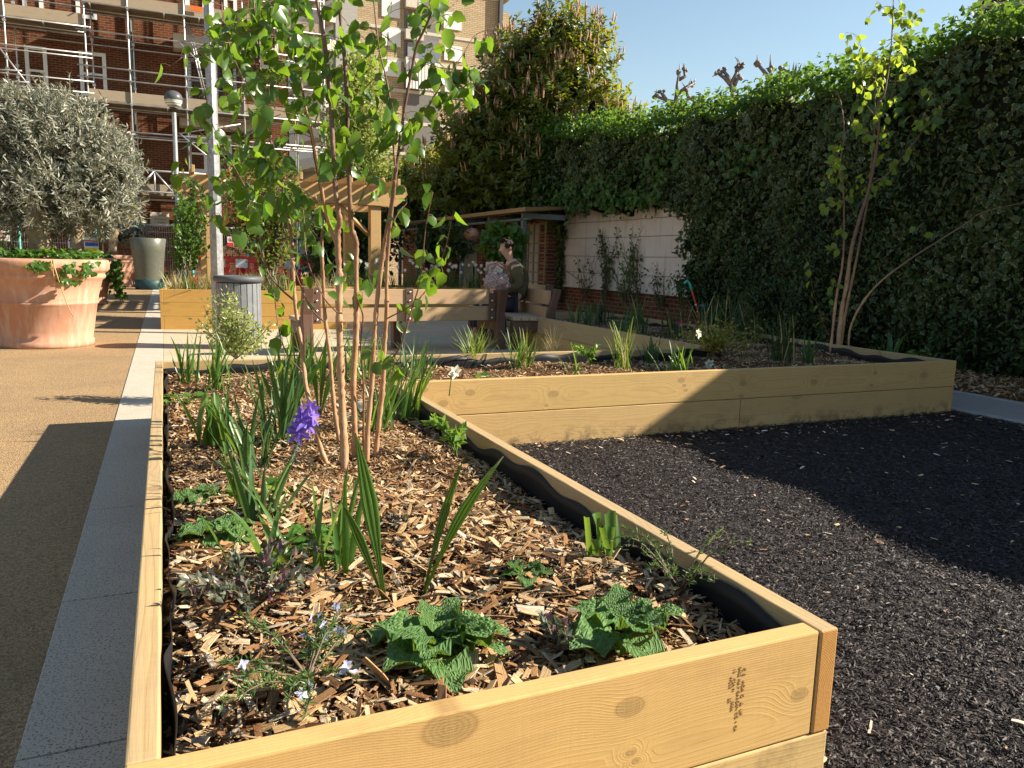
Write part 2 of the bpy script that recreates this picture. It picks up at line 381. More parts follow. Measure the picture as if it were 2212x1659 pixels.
def soil_sheet(name, x0, x1, y0, y1, parent, st=.05):
    xs = np.linspace(x0, x1, int((x1 - x0) / st) + 2); ys = np.linspace(y0, y1, int((y1 - y0) / st) + 2)
    X, Y = np.meshgrid(xs, ys); Z = soil_z(X, Y) + rng.normal(0, .004, X.shape); n = len(xs)
    f = [[j * n + i, j * n + i + 1, (j + 1) * n + i + 1, (j + 1) * n + i] for j in range(len(ys) - 1) for i in range(n - 1)]
    return MB().add(np.stack([X, Y, Z], -1), [f], 0, True).build(name, M_SOIL, parent)
def scatter(x0, x1, y0, y1, m): return rng.uniform(x0, x1, m), rng.uniform(y0, y1, m)

# ------------------------------------------------------------------ timber
M_PINE = wood('pine_board', base=(.52, .33, .135), late=(.38, .20, .065))
M_END = wood('pine_end_grain', base=(.46, .235, .075), late=(.30, .13, .035), freq=210., fine=.8, wobble=.02)
M_PINE_TOP = wood('pine_weathered', base=(.47, .325, .165), late=(.34, .205, .09), weather=.55, fine=.9)
M_FRONT = wood('pine_near_board', base=(.54, .345, .14), late=(.42, .235, .08), freq=260., fine=.5, wobble=.02, pushk=.02,  knots=[(.845, .165, .8), (.852, .07, .3), (.865, .05, .25), (.49, .205, 1.25), (1.265, .10, .6), (.16, .09, .5)])
M_FRONT2 = wood('pine_stained_board', base=(.52, .36, .165), late=(.38, .22, .09), dirt=.30)
M_FAR1 = wood('pine_knotty_board', base=(.52, .345, .15), late=(.37, .205, .075), freq=95., knots=[(.28, .08, .85), (.46, .14, .8), (1.05, .105, .95), (.16, .17, .6), (2.07, .16, .8), (2.10, .12, .45), (2.115, .085, .45), (2.63, .115, .8), (2.62, .02, .6), (3.33, .10, .85), (3.95, .05, .5), (3.98, .15, .6), (4.55, .11, 1.15), (1.0, .03, .4)])
M_FAR2 = wood('pine_dirty_board', base=(.50, .335, .155), late=(.37, .21, .08), dirt=.13)
M_OLD = wood('pine_amber', base=(.56, .33, .10), late=(.42, .21, .055))
M_HARD = wood('hardwood', base=(.47, .30, .175), late=(.33, .185, .10), freq=60., weather=.35)
M_HARD_SEAT = wood('hardwood_grey', base=(.50, .36, .24), late=(.35, .23, .14), freq=60., weather=.7)
def board(parent, A, B, z0, z1, mat, t=TH, name='board', label=None, local=False, end=None):
    """a sawn board from A to B, its outer face on the line A-B and its thickness on the left of it"""
    A = np.array(A, float); B = np.array(B, float); d = B - A; ln = np.linalg.norm(d)
    mb = MB().box((0, 0, 0), (ln, t, z1 - z0))
    if end is not None:
        g = mb.F[0][0]; mb.F = [(g[:1], 1, False), (g[1:], 0, False)]
    o = mb.build(name, mat if end is None else [mat, end], None, bevel=.004)
    o.parent = parent; o.rotation_euler = (0, 0, math.atan2(d[1], d[0]))
    base = Vector((0, 0, 0)) if local else Vector(parent.location)
    o.location = Vector((A[0], A[1], z0)) - base
    if label: o['label'] = label
    return o
M_LINER = plain('black_liner', (.012, .012, .014), .5, spec=.25)
def liner(parent, pts, z0=.28, z1=.425, inset=.03, amp=.016):
    mb = MB(); P = np.array(pts, float); seg = []
    for a, b2 in zip(P[:-1], P[1:]):
        n = max(2, int(np.linalg.norm(b2 - a) / .025)); tt = np.linspace(0, 1, n, endpoint=False)
        seg.append(a + (b2 - a) * tt[:, None])
    Q = np.concatenate(seg + [P[-1:]]); k = len(Q); T = nrm(np.gradient(Q, axis=0)); Nn = np.stack([T[:, 1], -T[:, 0]], 1)
    s = np.cumsum(np.r_[0, np.linalg.norm(np.diff(Q, axis=0), axis=1)])
    ph = rng.uniform(0, 6, 6); V = []
    for j, h in enumerate(np.linspace(0, 1, 5)):
        off = inset + amp * h * (np.sin(s * 9 + ph[0]) * .7 + np.sin(s * 23 + ph[1] + h) * .5 + np.clip(np.sin(s * 3.3 + ph[2]), .4, 1) * 1.4)
        zz = z0 + (z1 - z0) * h - h * (.018 * np.sin(s * 5 + ph[3]) + .012 * np.sin(s * 17 + ph[4]) + .012)
        V.append(np.c_[Q + Nn * off[:, None], zz])
    f = [[j * k + i, j * k + i + 1, (j + 1) * k + i + 1, (j + 1) * k + i] for j in range(4) for i in range(k - 1)]
    o = mb.add(np.concatenate(V), [f], 0, True).build('liner', M_LINER, parent)
    sl = o.modifiers.new('thickness', 'SOLIDIFY'); sl.thickness = .002
    return o
SPL = .213   # joint between the two courses of the near bed
bed = thing('raised_bed', 'long raised bed of wood chip nearest the camera, printed letters on its front board', 'raised bed', (-W / 2, 0, 0), group='timber raised beds')
board(bed, (-W, 0), (-TH - .004, 0), SPL + .003, H, M_FRONT, label='sunlit front board with knots and printed grading stamp')
board(bed, (-W, -.001), (-.001, -.001), 0, SPL, M_FRONT2, label='stained lower front board')
board(bed, (0, -.003), (0, D + TH), SPL + .003, H, M_PINE_TOP, end=M_END)
board(bed, (0, TH), (0, D + TH), 0, SPL, M_PINE)
board(bed, (-W, L - TH), (-W, TH), SPL + .003, H, M_PINE_TOP)
board(bed, (-W, L - TH), (-W, TH), 0, SPL, M_PINE)
board(bed, (.6, L), (-W, L), SPL + .003, H, M_PINE_TOP)
board(bed, (.6, L), (-W, L), 0, SPL, M_PINE)
liner(bed, [(-TH, D), (-TH, TH + .03)], amp=.005, inset=.006); liner(bed, [(-TH - .002, TH), (-W + TH + .05, TH)], amp=.004, inset=.012, z1=.40)
liner(bed, [(-W + TH, TH + .005), (-W + TH, L - TH)], amp=.011, inset=.014); liner(bed, [(-W + TH, L - TH), (.6, L - TH)], amp=.008, inset=.01)
so = soil_sheet('soil', -W + TH, -TH, TH, D + .02, bed); so2 = soil_sheet('soil_bed', -W + TH, .6, D, L - TH, bed)
# grading stamp printed up the board
def lettering(parent, txt, size, M, mat, name='lettering', extrude=.0004):
    cu = bpy.data.curves.new(name, 'FONT'); cu.body = txt; cu.size = size; cu.extrude = extrude; cu.space_character = 1.12
    ob = bpy.data.objects.new(name, cu); COL.objects.link(ob)
    me = bpy.data.meshes.new_from_object(ob.evaluated_get(bpy.context.evaluated_depsgraph_get())); bpy.data.objects.remove(ob)
    o = bpy.data.objects.new(name, me); COL.objects.link(o); me.materials.clear(); me.materials.append(mat)
    o.parent = parent
    M = M.copy(); M.translation = M.translation - Vector(parent.location); o.matrix_basis = M
    return o
M_INK = plain('stamp_ink', (.30, .17, .07), .8, var=.3, sc=60.)
def stamp(txt, px, py, size):
    P = gy(px, py, -.0008)
    lettering(bed, txt, size, Matrix.Translation(Vector(P)) @ Matrix(((0, 1, 0), (0, 0, -1), (-1, 0, 0))).to_4x4(), M_INK)
stamp('C E  VIDA O  \u25b2 UK', 1606, 1443, .0108); stamp('0402 MAY GARDEN CO + CA', 1597, 1441, .0098)
stamp('13   C24 N      0086', 1586, 1444, .0098); stamp('     W533      22', 1579, 1444, .0098)

far = thing('raised_bed', 'L-shaped knotty wooden raised bed beside the hedge, its front half in shade', 'raised bed', (2.5, D, 0), group='timber raised beds')
board(far, (.002, D), (E, D), .228, H, M_FAR1, label='knotty upper front board')
board(far, (.002, D - .001), (2.62, D - .001), 0, .224, M_FAR2, label='mud splashed lower front board')
board(far, (2.624, D - .001), (E - .05, D - .001), 0, .224, M_FAR2)
for z0, z1, m in ((.228, H, M_PINE_TOP), (0, .224, M_PINE)):
    board(far, (E, D + TH + .002 if z0 else D), (E, 9.3), z0, z1, m)
    board(far, (3.36, L), (.603, L), z0, z1, m)
    board(far, (3.36, 9.3), (3.36, L), z0, z1, m)
    board(far, (E - TH - .002, 9.3), (3.36, 9.3), z0, z1, m)
liner(far, [(E - TH, 9.2), (E - TH, D + TH)], amp=.006, inset=.006); liner(far, [(.6, L - TH), (3.3, L - TH)], amp=.008, inset=.012, z1=.435)
soil_sheet('soil', .0, E - TH, D + TH, L - TH, far); soil_sheet('soil_bed', 3.36 + TH, E - TH, L - TH, 9.3 - TH, far, .1)

mb = MB()
x, y = scatter(-W + .055, -.06, .055, D + .05, 17000); P = np.c_[x, y, soil_z(x, y) + rng.uniform(-.004, .02, len(x))]; chips(mb, P, .012, .085)
x, y = scatter(-W + .055, -.06, .055, 1.6, 2600); P = np.c_[x, y, soil_z(x, y) + rng.uniform(.006, .030, len(x))]; chips(mb, P, .035, .11, .33, (.14, .36))
x, y = scatter(-W + .055, -.06, .055, 2.4, 9000); P = np.c_[x, y, soil_z(x, y) + rng.uniform(.0, .024, len(x))]; chips(mb, P, .012, .055, .55, (.05, .2))
x, y = scatter(-W + .055, .0, D, L - .06, 4500); P = np.c_[x, y, soil_z(x, y) + rng.uniform(-.004, .02, len(x))]; chips(mb, P, .015, .07)
tag(mb.build('wood_chip_mulch', M_CHIP), 'pale brown wood chips filling the near raised bed', 'mulch', kind='stuff')
mb = MB()
x, y = scatter(.0, E - .05, D + .05, L - .05, 11000); P = np.c_[x, y, soil_z(x, y) + rng.uniform(-.004, .02, len(x))]; chips(mb, P, .015, .07)
x, y = scatter(3.41, E - .05, L, 9.2, 9000); P = np.c_[x, y, soil_z(x, y) + rng.uniform(-.004, .02, len(x))]; chips(mb, P, .02, .08)
tag(mb.build('wood_chip_mulch', M_CHIP), 'wood chips covering the soil of the bed beside the hedge', 'mulch', kind='stuff')
mb = MB(); x, y = scatter(6.02, 7.9, -2, 8, 9000); chips(mb, np.c_[x, y, .015 + rng.uniform(0, .03, len(x))], .03, .11)
tag(mb.build('bark_mulch', M_CHIP), 'dark bark chips along the foot of the hedge', 'mulch', kind='stuff')
# rubber shreds
SH = (np.array([[-.5, -.5, 0], [.3, -.45, .3], [-.55, 0, .5], [.5, .02, .9], [-.35, .5, .1], [.45, .46, .2]], float), [[[0, 1, 3, 2], [2, 3, 5, 4]]], np.zeros((6, 3)))
m = 190000; u = rng.uniform(0, 1, m) ** 1.25
y = -1.6 + u * (D + 1.6); x = rng.uniform(0.0, 1, m) * (1.3 + 3.7 * np.clip((y + 1.6) / 3.4, 0, 1)); x = np.clip(x, .004, 4.98)
a = rng.uniform(0, 2 * PI, m); Dv = np.stack([np.cos(a), np.sin(a), rng.normal(0, .2, m)], 1)
Nv = np.stack([rng.normal(0, .45, m), rng.normal(0, .45, m), np.ones(m)], 1); ln = rng.uniform(.009, .034, m)
mb = MB().inst(SH, np.c_[x, y, .004 + rng.uniform(0, .012, m)], Dv, Nv, np.stack([ln * rng.uniform(.07, .20, m), ln, np.full(m, .005)], 1), smooth=False)
tag(mb.build('rubber_mulch', M_SHRED), 'black shredded rubber mulch covering the open ground', 'mulch', kind='stuff')
mb = MB(); x, y = scatter(.02, 4.9, -1.2, D - .02, 420); k = 300
x = np.r_[x, rng.uniform(.05, 4.9, k)]; y = np.r_[y, D - np.abs(rng.normal(0, .22, k)) - .01]
for q in ((1290, 985, .06), (1745, 1157, .075), (1930, 1047, .05), (1940, 1540, .045), (1560, 1010, .05), (1235, 960, .05)):
    g = gz(q[0], q[1], .012); x = np.r_[x, g[0]]; y = np.r_[y, g[1]]
ok = (x > .03) & (x < 4.95); x, y = x[ok], y[ok]
chips(mb, np.c_[x, y, .014 + rng.uniform(0, .006, len(x))], .006, .065, .15, (.15, .5))
t = NT('pale_chip'); c = t.ramp(t.geo('Random Per Island'), [(0., (.30, .15, .07)), (.5, (.52, .36, .2)), (1., (.68, .62, .52))]); M_DEB = t.out(c, .85)
tag(mb.build('scattered_chips', M_DEB), 'pale stray wood chips scattered over the black rubber mulch', 'debris', kind='stuff')
# ------------------------------------------------------------------ materials of street things
t = NT('galvanised_steel'); o_ = t.obj()
v = t.n('ShaderNodeTexVoronoi', {'Vector': t.mapv(o_, (1, 1, .6)), 'Scale': 38.}).outputs['Color']
c = t.mix(t.n('ShaderNodeSeparateColor', {0: v}).outputs[0], (.25, .255, .26), (.40, .405, .41)); M_GALV = t.out(c, .45, metal=.45, spec=.5)
M_TUBE = plain('scaffold_tube', (.42, .42, .41), .4, metal=.5, var=.25, sc=3.)
M_BRSTEEL = plain('brown_steel', (.115, .06, .042), .5, var=.15)
M_BOLT = plain('steel_bolt', (.5, .5, .5), .3, metal=.9)
M_GREY = plain('anthracite', (.085, .09, .098), .55)
M_GREYSL = plain('grey_slat', (.17, .18, .195), .6)
M_DARK = plain('dark_void', (.012, .012, .012), .9)
M_WHITEP = plain('white_paint', (.72, .71, .68), .5, var=.05)
t = NT('terracotta'); p = t.obj(); z = t.sep(p)[2]
c = t.mix(t.ramp(t.noise(p, 2.2, 5., .6).outputs[0], [(.35, 0.), (.7, 1.)]), (.42, .205, .13), (.50, .28, .19))
c = t.mix(t.ramp(t.noise(t.mapv(p, (16, 16, 1.2)), 1., 4.).outputs[0], [(.48, 0.), (.72, .55)]), c, (.58, .42, .33))
c = t.mix(t.ramp(t.noise(t.mapv(p, (9, 9, .8)), 1.7, 4.).outputs[0], [(.58, 0.), (.78, .5)]), c, (.30, .12, .07))
M_TERRA = t.out(c, .85, t.bump(t.noise(p, 25., 5.).outputs[0], .25, .006), spec=.15)
t = NT('red_plastic'); c = t.mix(t.noise(t.obj(), 6., 4.).outputs[0], (.62, .02, .02), (.72, .06, .05)); M_RED = t.out(c, .4, spec=.4)
M_ORANGE = plain('orange_plastic', (.75, .14, .03), .45)
M_TEAL = plain('teal_sleeve', (.09, .48, .40), .5)
M_BRX = brickm('brick_long', 'x', cols=((.10, .032, .018), (.175, .055, .028)), mortar=(.23, .15, .085)); M_BRY = brickm('brick_side', 'y', cols=((.15, .042, .03), (.25, .085, .05)), mortar=(.34, .22, .13), w=.26, h=.088)
M_IVY = leafm('ivy_leaf', (.030, .060, .014), (.060, .095, .026), (.16, .26, .03), .32, edge=((.26, .28, .14), .42), rough=.38)
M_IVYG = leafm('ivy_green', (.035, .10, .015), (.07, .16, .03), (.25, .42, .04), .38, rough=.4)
M_JAS = leafm('jasmine_leaf', (.022, .050, .010), (.048, .090, .020), (.14, .25, .03), .3, rough=.32, red=((.14, .05, .02), .985))
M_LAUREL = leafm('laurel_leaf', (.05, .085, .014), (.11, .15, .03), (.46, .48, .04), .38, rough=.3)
M_TWIG = barkm('twig_bark', (.085, .055, .035), (.16, .11, .07), False)
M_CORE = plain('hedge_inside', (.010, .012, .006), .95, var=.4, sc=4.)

# ------------------------------------------------------------------ garden wall, hedge
WX = 7.9
mb = MB().box((WX, 2.6, 0), (WX + .25, 31, 2.9), 0); mb.box((WX - .02, 2.6, 2.9), (WX + .27, 31, 2.98), 0)
wall = tag(mb.build('garden_wall', M_BRY), 'long red brick garden wall running behind the hedge and the pale panel', 'wall')
t = NT('rendered_panel'); p = t.obj(); x, y, z = t.sep(p)[:3]
c = t.mix(t.ramp(t.noise(p, 1.6, 5., .6).outputs[0], [(.4, 0.), (.75, .6)]), (.74, .62, .54), (.60, .49, .41))
st = t.noise(t.comb(x, t.math('MULTIPLY', y, 7.), t.math('MULTIPLY', z, .5)), 1., 4.).outputs[0]
c = t.mix(t.ramp(st, [(.56, 0.), (.70, .55)]), c, (.40, .33, .20))
M_PANEL = t.out(c, .8, t.bump(t.noise(p, 60.).outputs[0], .15, .002), spec=.15)
pan = thing('wall_panel', 'pale rendered panel with training wires fixed to the brick wall', 'wall panel', (WX, 13.6, .6))
PY0, PY1, PZ0, PZ1 = 10.6, 16.35, .60, 2.45
mb = MB()
for a, b2 in ((PY0, 12.9), (12.906, 14.7), (14.706, PY1)): mb.box((WX - .07, a, PZ0), (WX - .002, b2, PZ1))
mb.build('panel', M_PANEL, pan, bevel=.004)
for zz in (.98, 1.36, 1.78, 2.14): MB().tube([(WX - .09, PY0, zz), (WX - .088, 13.4, zz - .012), (WX - .09, PY1, zz)], .004, 5).build('wire', M_GREY, pan)
pier = thing('brick_pier', 'brick pier between the shelter and the pale panel', 'pier', (WX - .22, 16.75, 0))
MB().box((WX - .46, 16.45, 0), (WX - .01, 17.0, 2.55)).build('shaft', brickm('brick_pier', 'y', cols=((.12, .05, .045), (.28, .085, .05)), mortar=(.40, .29, .19), w=.26, h=.088), pier)
MB().box((WX - .48, 16.43, 2.55), (WX, 17.02, 2.62)).build('coping', M_CONC, pier, bevel=.01)

def hedge_top(y): return np.interp(y, [-6, 4, 5.2, 6.4, 8, 9.5, 10.8, 12.5, 14, 17, 20, 26, 31], [3.92, 3.96, 3.95, 3.78, 3.82, 3.84, 3.86, 3.92, 4.05, 4.4, 4.6, 4.8, 4.8]) + .05 * np.sin(y * 5) + .05 * np.sin(y * 2.3 + 1)
def hedge_x(y, z):
    """front surface of the hedge"""
    b = .12 * np.sin(y * 1.7 + z) + .09 * np.sin(y * 3.9 - z * 2.2) + .05 * np.sin(z * 6 + y * 7)
    lo = np.clip((.9 - z) / .9, 0, 1) ** 2 * .45
    top = np.clip((z - hedge_top(y) + .5) / .5, 0, 1) ** 2 * .3
    far_in = np.clip((y - 10.2) / 1.2, 0, 1) * .12
    return 7.27 - b + lo + top + far_in
def in_window(y, z):   # the clear opening in front of the panel, pier and shelter
    e = .12 * np.sin(y * 6) + .08 * np.sin(y * 13 + 1)
    right = 10.85 + .25 * np.sin(z * 3.1) + .12 * np.sin(z * 9) - .35 * np.clip((1.25 - z), 0, 1)
    return (y > right) & (z < 2.33 + e * .8 + np.clip((y - 13.5) * .02, 0, .1)) 
hedge = thing('ivy_hedge', 'tall thick hedge of variegated ivy and dark small leaved shrubs along the wall', 'hedge', (7.7, 6, 0))
# dense inside of stems and old leaves
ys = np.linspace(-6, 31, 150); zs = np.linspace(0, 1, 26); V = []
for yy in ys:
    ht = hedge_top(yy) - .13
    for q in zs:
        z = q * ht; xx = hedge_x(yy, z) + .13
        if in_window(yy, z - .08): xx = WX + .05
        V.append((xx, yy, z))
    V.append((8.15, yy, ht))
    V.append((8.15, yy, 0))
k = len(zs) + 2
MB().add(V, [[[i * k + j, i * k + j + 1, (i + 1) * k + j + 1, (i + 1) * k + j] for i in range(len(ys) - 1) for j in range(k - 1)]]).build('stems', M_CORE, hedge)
TL_IVY = (np.array([[0, 0, 0], [-.42, .12, .03], [-.5, .38, .06], [-.28, .5, .02], [-.2, .72, -.0], [0, 1, -.16], [.2, .72, 0], [.28, .5, .02], [.5, .38, .06], [.42, .12, .03], [0, .45, -.04]], float),
          [[[10, 0, 1], [10, 1, 2], [10, 2, 3], [10, 3, 4], [10, 4, 5], [10, 5, 6], [10, 6, 7], [10, 7, 8], [10, 8, 9], [10, 9, 0]]],
          np.array([[0, .8, 0], [-1, .2, 0], [-1, .3, 0], [-.9, .5, 0], [-.95, .7, 0], [0.9, 1, 0], [.95, .7, 0], [.9, .5, 0], [1, .3, 0], [1, .2, 0], [0, .45, 0]], float))
TL_S = simple_leaf(.34, .2); TL_N = simple_leaf(.22, .12)
def hedge_pts(m, y0, y1, z0=0., depth=.16, pw=1.):
    y = rng.uniform(y0, y1, m); ht = hedge_top(y); z = z0 + (ht - z0) * rng.uniform(0, 1, m) ** pw
    ok = ~in_window(y, z); y, z, ht = y[ok], z[ok], ht[ok]
    x = hedge_x(y, z) + rng.uniform(-.07, depth, len(y)) + rng.normal(0, .03, len(y))
    return np.c_[x, y, z]
def leaves_on(mb, P, tpl, lo, hi, out=(-1, 0, .25), sp=.75, down=.7):
    m = len(P); N = nrm(np.array(out) + rng.normal(0, sp, (m, 3)) * .7)
    Dv = nrm(rng.normal(0, 1, (m, 3)) * [.5, 1, .7] - [0, 0, down])
    mb.inst(tpl, P, Dv, N, rng.uniform(lo, hi, m), smooth=False)
P = hedge_pts(42000, 3., 17.); s = np.sin(P[:, 1] * 1.1 + P[:, 2] * 1.7) * .35 + P[:, 2] / 3.9 + rng.normal(0, .16, len(P))
mb = MB(); leaves_on(mb, P[s > .5], TL_IVY, .045, .105); mb.build('ivy_leaves', M_IVY, hedge)
mb = MB(); leaves_on(mb, P[s <= .5], TL_N, .05, .10); 
P2 = hedge_pts(9000, 5., 11.5, 0, .12); leaves_on(mb, P2[P2[:, 2] < 2.6], TL_N, .05, .1); mb.build('small_leaves', M_JAS, hedge)
# sunlit top growth and patches of large green leaves
def top_pts(m, y0, y1, h=.22):
    y = rng.uniform(y0, y1, m); x = rng.uniform(7.1, 8.1, m); return np.c_[x, y, hedge_top(y) - .12 + .22 * (x > 7.4) * (x < 7.95) + rng.uniform(-.1, 1, m) ** 3 * h]
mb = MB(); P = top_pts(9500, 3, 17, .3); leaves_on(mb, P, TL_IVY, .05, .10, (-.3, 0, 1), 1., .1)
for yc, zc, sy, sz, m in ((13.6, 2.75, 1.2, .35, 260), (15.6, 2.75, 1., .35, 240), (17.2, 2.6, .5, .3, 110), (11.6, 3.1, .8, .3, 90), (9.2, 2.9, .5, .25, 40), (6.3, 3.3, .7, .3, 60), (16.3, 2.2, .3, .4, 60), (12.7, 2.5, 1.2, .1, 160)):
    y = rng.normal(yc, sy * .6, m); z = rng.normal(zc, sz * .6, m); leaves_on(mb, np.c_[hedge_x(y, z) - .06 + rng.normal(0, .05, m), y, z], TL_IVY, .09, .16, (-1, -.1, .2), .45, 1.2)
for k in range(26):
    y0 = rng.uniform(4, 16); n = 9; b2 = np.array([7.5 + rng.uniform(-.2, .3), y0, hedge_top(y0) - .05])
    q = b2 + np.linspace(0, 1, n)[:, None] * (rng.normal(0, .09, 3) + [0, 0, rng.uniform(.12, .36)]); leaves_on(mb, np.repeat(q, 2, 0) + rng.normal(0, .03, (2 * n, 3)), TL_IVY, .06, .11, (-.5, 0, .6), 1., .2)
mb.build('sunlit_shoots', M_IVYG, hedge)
# climbing edge beside the panel and pier
mb = MB()
for y0, x0, h in ((16.38, WX - .2, 2.4), (16.32, WX - .12, 2.3)):
    m = 200; z = rng.uniform(.3, h, m); leaves_on(mb, np.c_[x0 + rng.normal(0, .05, m), y0 + rng.normal(0, .07, m), z], TL_IVY, .06, .12, (-1, -.3, .1), .6, .8)
mb.build('climbing_ivy', M_IVY, hedge)
# the darker, taller far stretch behind the shelter
far_h = thing('laurel_hedge', 'dark tall evergreen hedge rising behind the timber roofed shelter', 'hedge', (7.7, 23, 0))
mb = MB(); y = rng.uniform(16.4, 30.5, 30000); z = 2.2 + (hedge_top(y) - 2.0) * rng.uniform(0, 1, len(y))
ok = ~in_window(y, z); y, z = y[ok], z[ok]
leaves_on(mb, np.c_[hedge_x(y, z) - .03 + rng.uniform(-.1, .15, len(y)), y, z], TL_S, .09, .17, (-1, 0, .3), .8, .5); mb.build('leaves', M_JAS, far_h)
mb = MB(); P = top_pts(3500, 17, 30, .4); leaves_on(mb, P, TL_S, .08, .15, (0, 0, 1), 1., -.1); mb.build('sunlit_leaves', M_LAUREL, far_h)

# ------------------------------------------------------------------ laurel tree above the hedge
lau = thing('cherry_laurel', 'big sunlit evergreen tree with upright brownish flower spikes above the hedge', 'tree', (8.2, 18.2, 0))
trk = MB(); trk.tube([(8.4, 18.2, 0), (8.3, 18.2, 2.5), (8.2, 18.1, 4.5), (8.1, 18.0, 6.5)], [.16, .14, .1, .04], 8)
lb = []
ctr = [gd(1040, 290, 20.2), gd(1130, 130, 20.2), gd(1215, 70, 20), gd(1235, 190, 19.5), gd(1270, 110, 19.6), gd(1295, 240, 19), gd(1180, 260, 20), gd(1090, 220, 20.4), gd(1340, 255, 18), gd(1000, 330, 21), gd(1150, 350, 20), gd(1260, 310, 18.8), gd(1085, 370, 20.5), gd(975, 400, 21.5), gd(1370, 285, 17.5), gd(1180, 150, 21), gd(930, 390, 23)]
rad = [1.1, .95, .8, 1.0, .75, .75, 1.3, 1.1, .5, 1.0, 1.1, .7, 1.0, .9, .35, 1.2, .8]
mbk = MB(); mbl = MB(); sp = MB(); core = MB()
ico = [(math.cos(a) * math.cos(b_), math.sin(a) * math.cos(b_), math.sin(b_)) for b_ in (-1.2, -.5, .2, .9) for a in np.arange(8) * PI / 4]
for cc, rr in zip(ctr, rad):
    cc = np.array(cc); trk.tube([(8.2, 18.1, min(max(cc[2] - 1.5, 2.5), 5.5)), (cc + np.array([8.2, 18.1, cc[2] - .4])) / 2, cc], [.06, .04, .015], 5)
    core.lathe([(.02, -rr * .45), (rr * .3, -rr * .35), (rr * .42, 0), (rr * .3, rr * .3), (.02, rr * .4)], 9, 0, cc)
    nsp = int(150 * rr * rr); d = rand_dirs(nsp, .25); B = cc + d * rr * rng.uniform(.45, 1.1, (nsp, 1)) * [1, 1, .95]
    ax = nrm(d * .8 + [0, 0, .75] + rng.normal(0, .25, (nsp, 3)))
    for j in range(9):   # a whorl of leaves about each shoot
        th = rng.uniform(0, 2 * PI, nsp); side = nrm(np.cross(ax, rng.normal(size=(nsp, 3))))
        dd = nrm(ax * rng.uniform(.1, .9, (nsp, 1)) + side); mbl.inst(TL_N, B + ax * (j / 9 - .4) * .34, dd, ax + rng.normal(0, .2, (nsp, 3)), rng.uniform(.14, .24, nsp), smooth=False)
    lit = (rng.uniform(0, 1, nsp) < (.30 if cc[2] > 5.0 else .3)) & (d[:, 2] > -.3)
    for b_, a_ in zip(B[lit][:60], ax[lit][:60]):
        for q in range(rng.integers(1, 4)):
            e = b_ + rng.normal(0, .05, 3); v_ = nrm(np.array([a_[0] * .3, a_[1] * .3, 1]) + rng.normal(0, .12, 3)); e = e + v_ * .12
            sp.tube([e, e + v_ * .12, e + v_ * .24], [.018, .020, .006], 5, cap=False)
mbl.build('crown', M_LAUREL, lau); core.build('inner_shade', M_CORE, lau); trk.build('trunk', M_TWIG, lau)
sp.build('flower_spikes', plain('spike', (.42, .25, .15), .8, var=.3, sc=30.), lau)

# ------------------------------------------------------------------ benches
def make_bench(label, L_=2.75):
    """local frame: x along the bench, back plane at y=0, seat towards +y"""
    b = thing('park_bench', label, 'bench', group='hardwood benches with brown steel frames')
    for z0 in (.395, .615):
        MB().box((.07, 0.0, 0), (L_ - .07, .055, .19)).build('back_slat', M_HARD, b, True, .006).location = (0, .0 if z0 > .5 else .03, z0)
    for j, y0 in enumerate((.10, .215, .33, .445)): MB().box((-.02, 0, 0), (L_ + .02, .107, .05)).build('seat_slat', M_HARD_SEAT, b, True, .006).location = (0, y0, .40)
    for x0 in (0., L_ - .13):
        m = MB()
        m.add([(x0, -.10, .0), (x0 + .13, -.10, .0), (x0 + .13, .02, .0), (x0, .02, .0), (x0, -.05, .5), (x0 + .13, -.05, .5), (x0 + .13, .06, .5), (x0, .06, .5), (x0, -.13, .82), (x0 + .13, -.13, .82), (x0 + .13, -.03, .835), (x0, -.03, .835)],
              [[[0, 3, 2, 1], [0, 1, 5, 4], [1, 2, 6, 5], [2, 3, 7, 6], [3, 0, 4, 7], [4, 5, 9, 8], [5, 6, 10, 9], [6, 7, 11, 10], [7, 4, 8, 11], [8, 9, 10, 11]]])
        m.build('back_post', M_BRSTEEL, b, True, .012)
        m = MB().box((x0, .0, .25), (x0 + .13, .56, .395)); m.box((x0, .46, 0), (x0 + .13, .56, .25)); m.build('leg', M_BRSTEEL, b, True, .01)
    MB().box((L_ / 2 - .06, .40, 0), (L_ / 2 + .06, .52, .39)).build('leg', M_BRSTEEL, b, True, .008)
    for x0 in (.135, L_ / 2 - .05, L_ - .235):
        m = MB().box((x0, -.018, .385), (x0 + .1, -.003, .82)); br = m.build('bracket', M_BRSTEEL, b, True, .004)
        m = MB()
        for z in (.43, .54, .66, .77): m.lathe([(.0, .012), (.013, .011), (.017, .0)], 10, 0, (0, 0, 0)); 
        v = np.concatenate(m.V); kk = 30
        for q, z in enumerate((.43, .54, .66, .77)):
            s_ = v[q * kk:(q + 1) * kk]; m.V[q] = np.c_[s_[:, 0] + x0 + .05, -.018 - s_[:, 2], s_[:, 1] + z]
        m.build('bolts', M_BOLT, br, True)
    return b
b1 = make_bench('hardwood bench seen from behind, nearest to the birch, with bolted brackets on its back')
b1.location = (.20, 8.42, 0); b1.rotation_euler = (0, 0, math.atan2(.24, 2.74))
b2 = dup(b1, (3.56, 8.42, 0), R(82), 'hardwood bench turned side-on beside the hedge bed, a bag hung on its back')
b3 = dup(b1, (4.55, 10.6, 0), R(80), 'hardwood bench under the seated man, mostly hidden behind another bench')

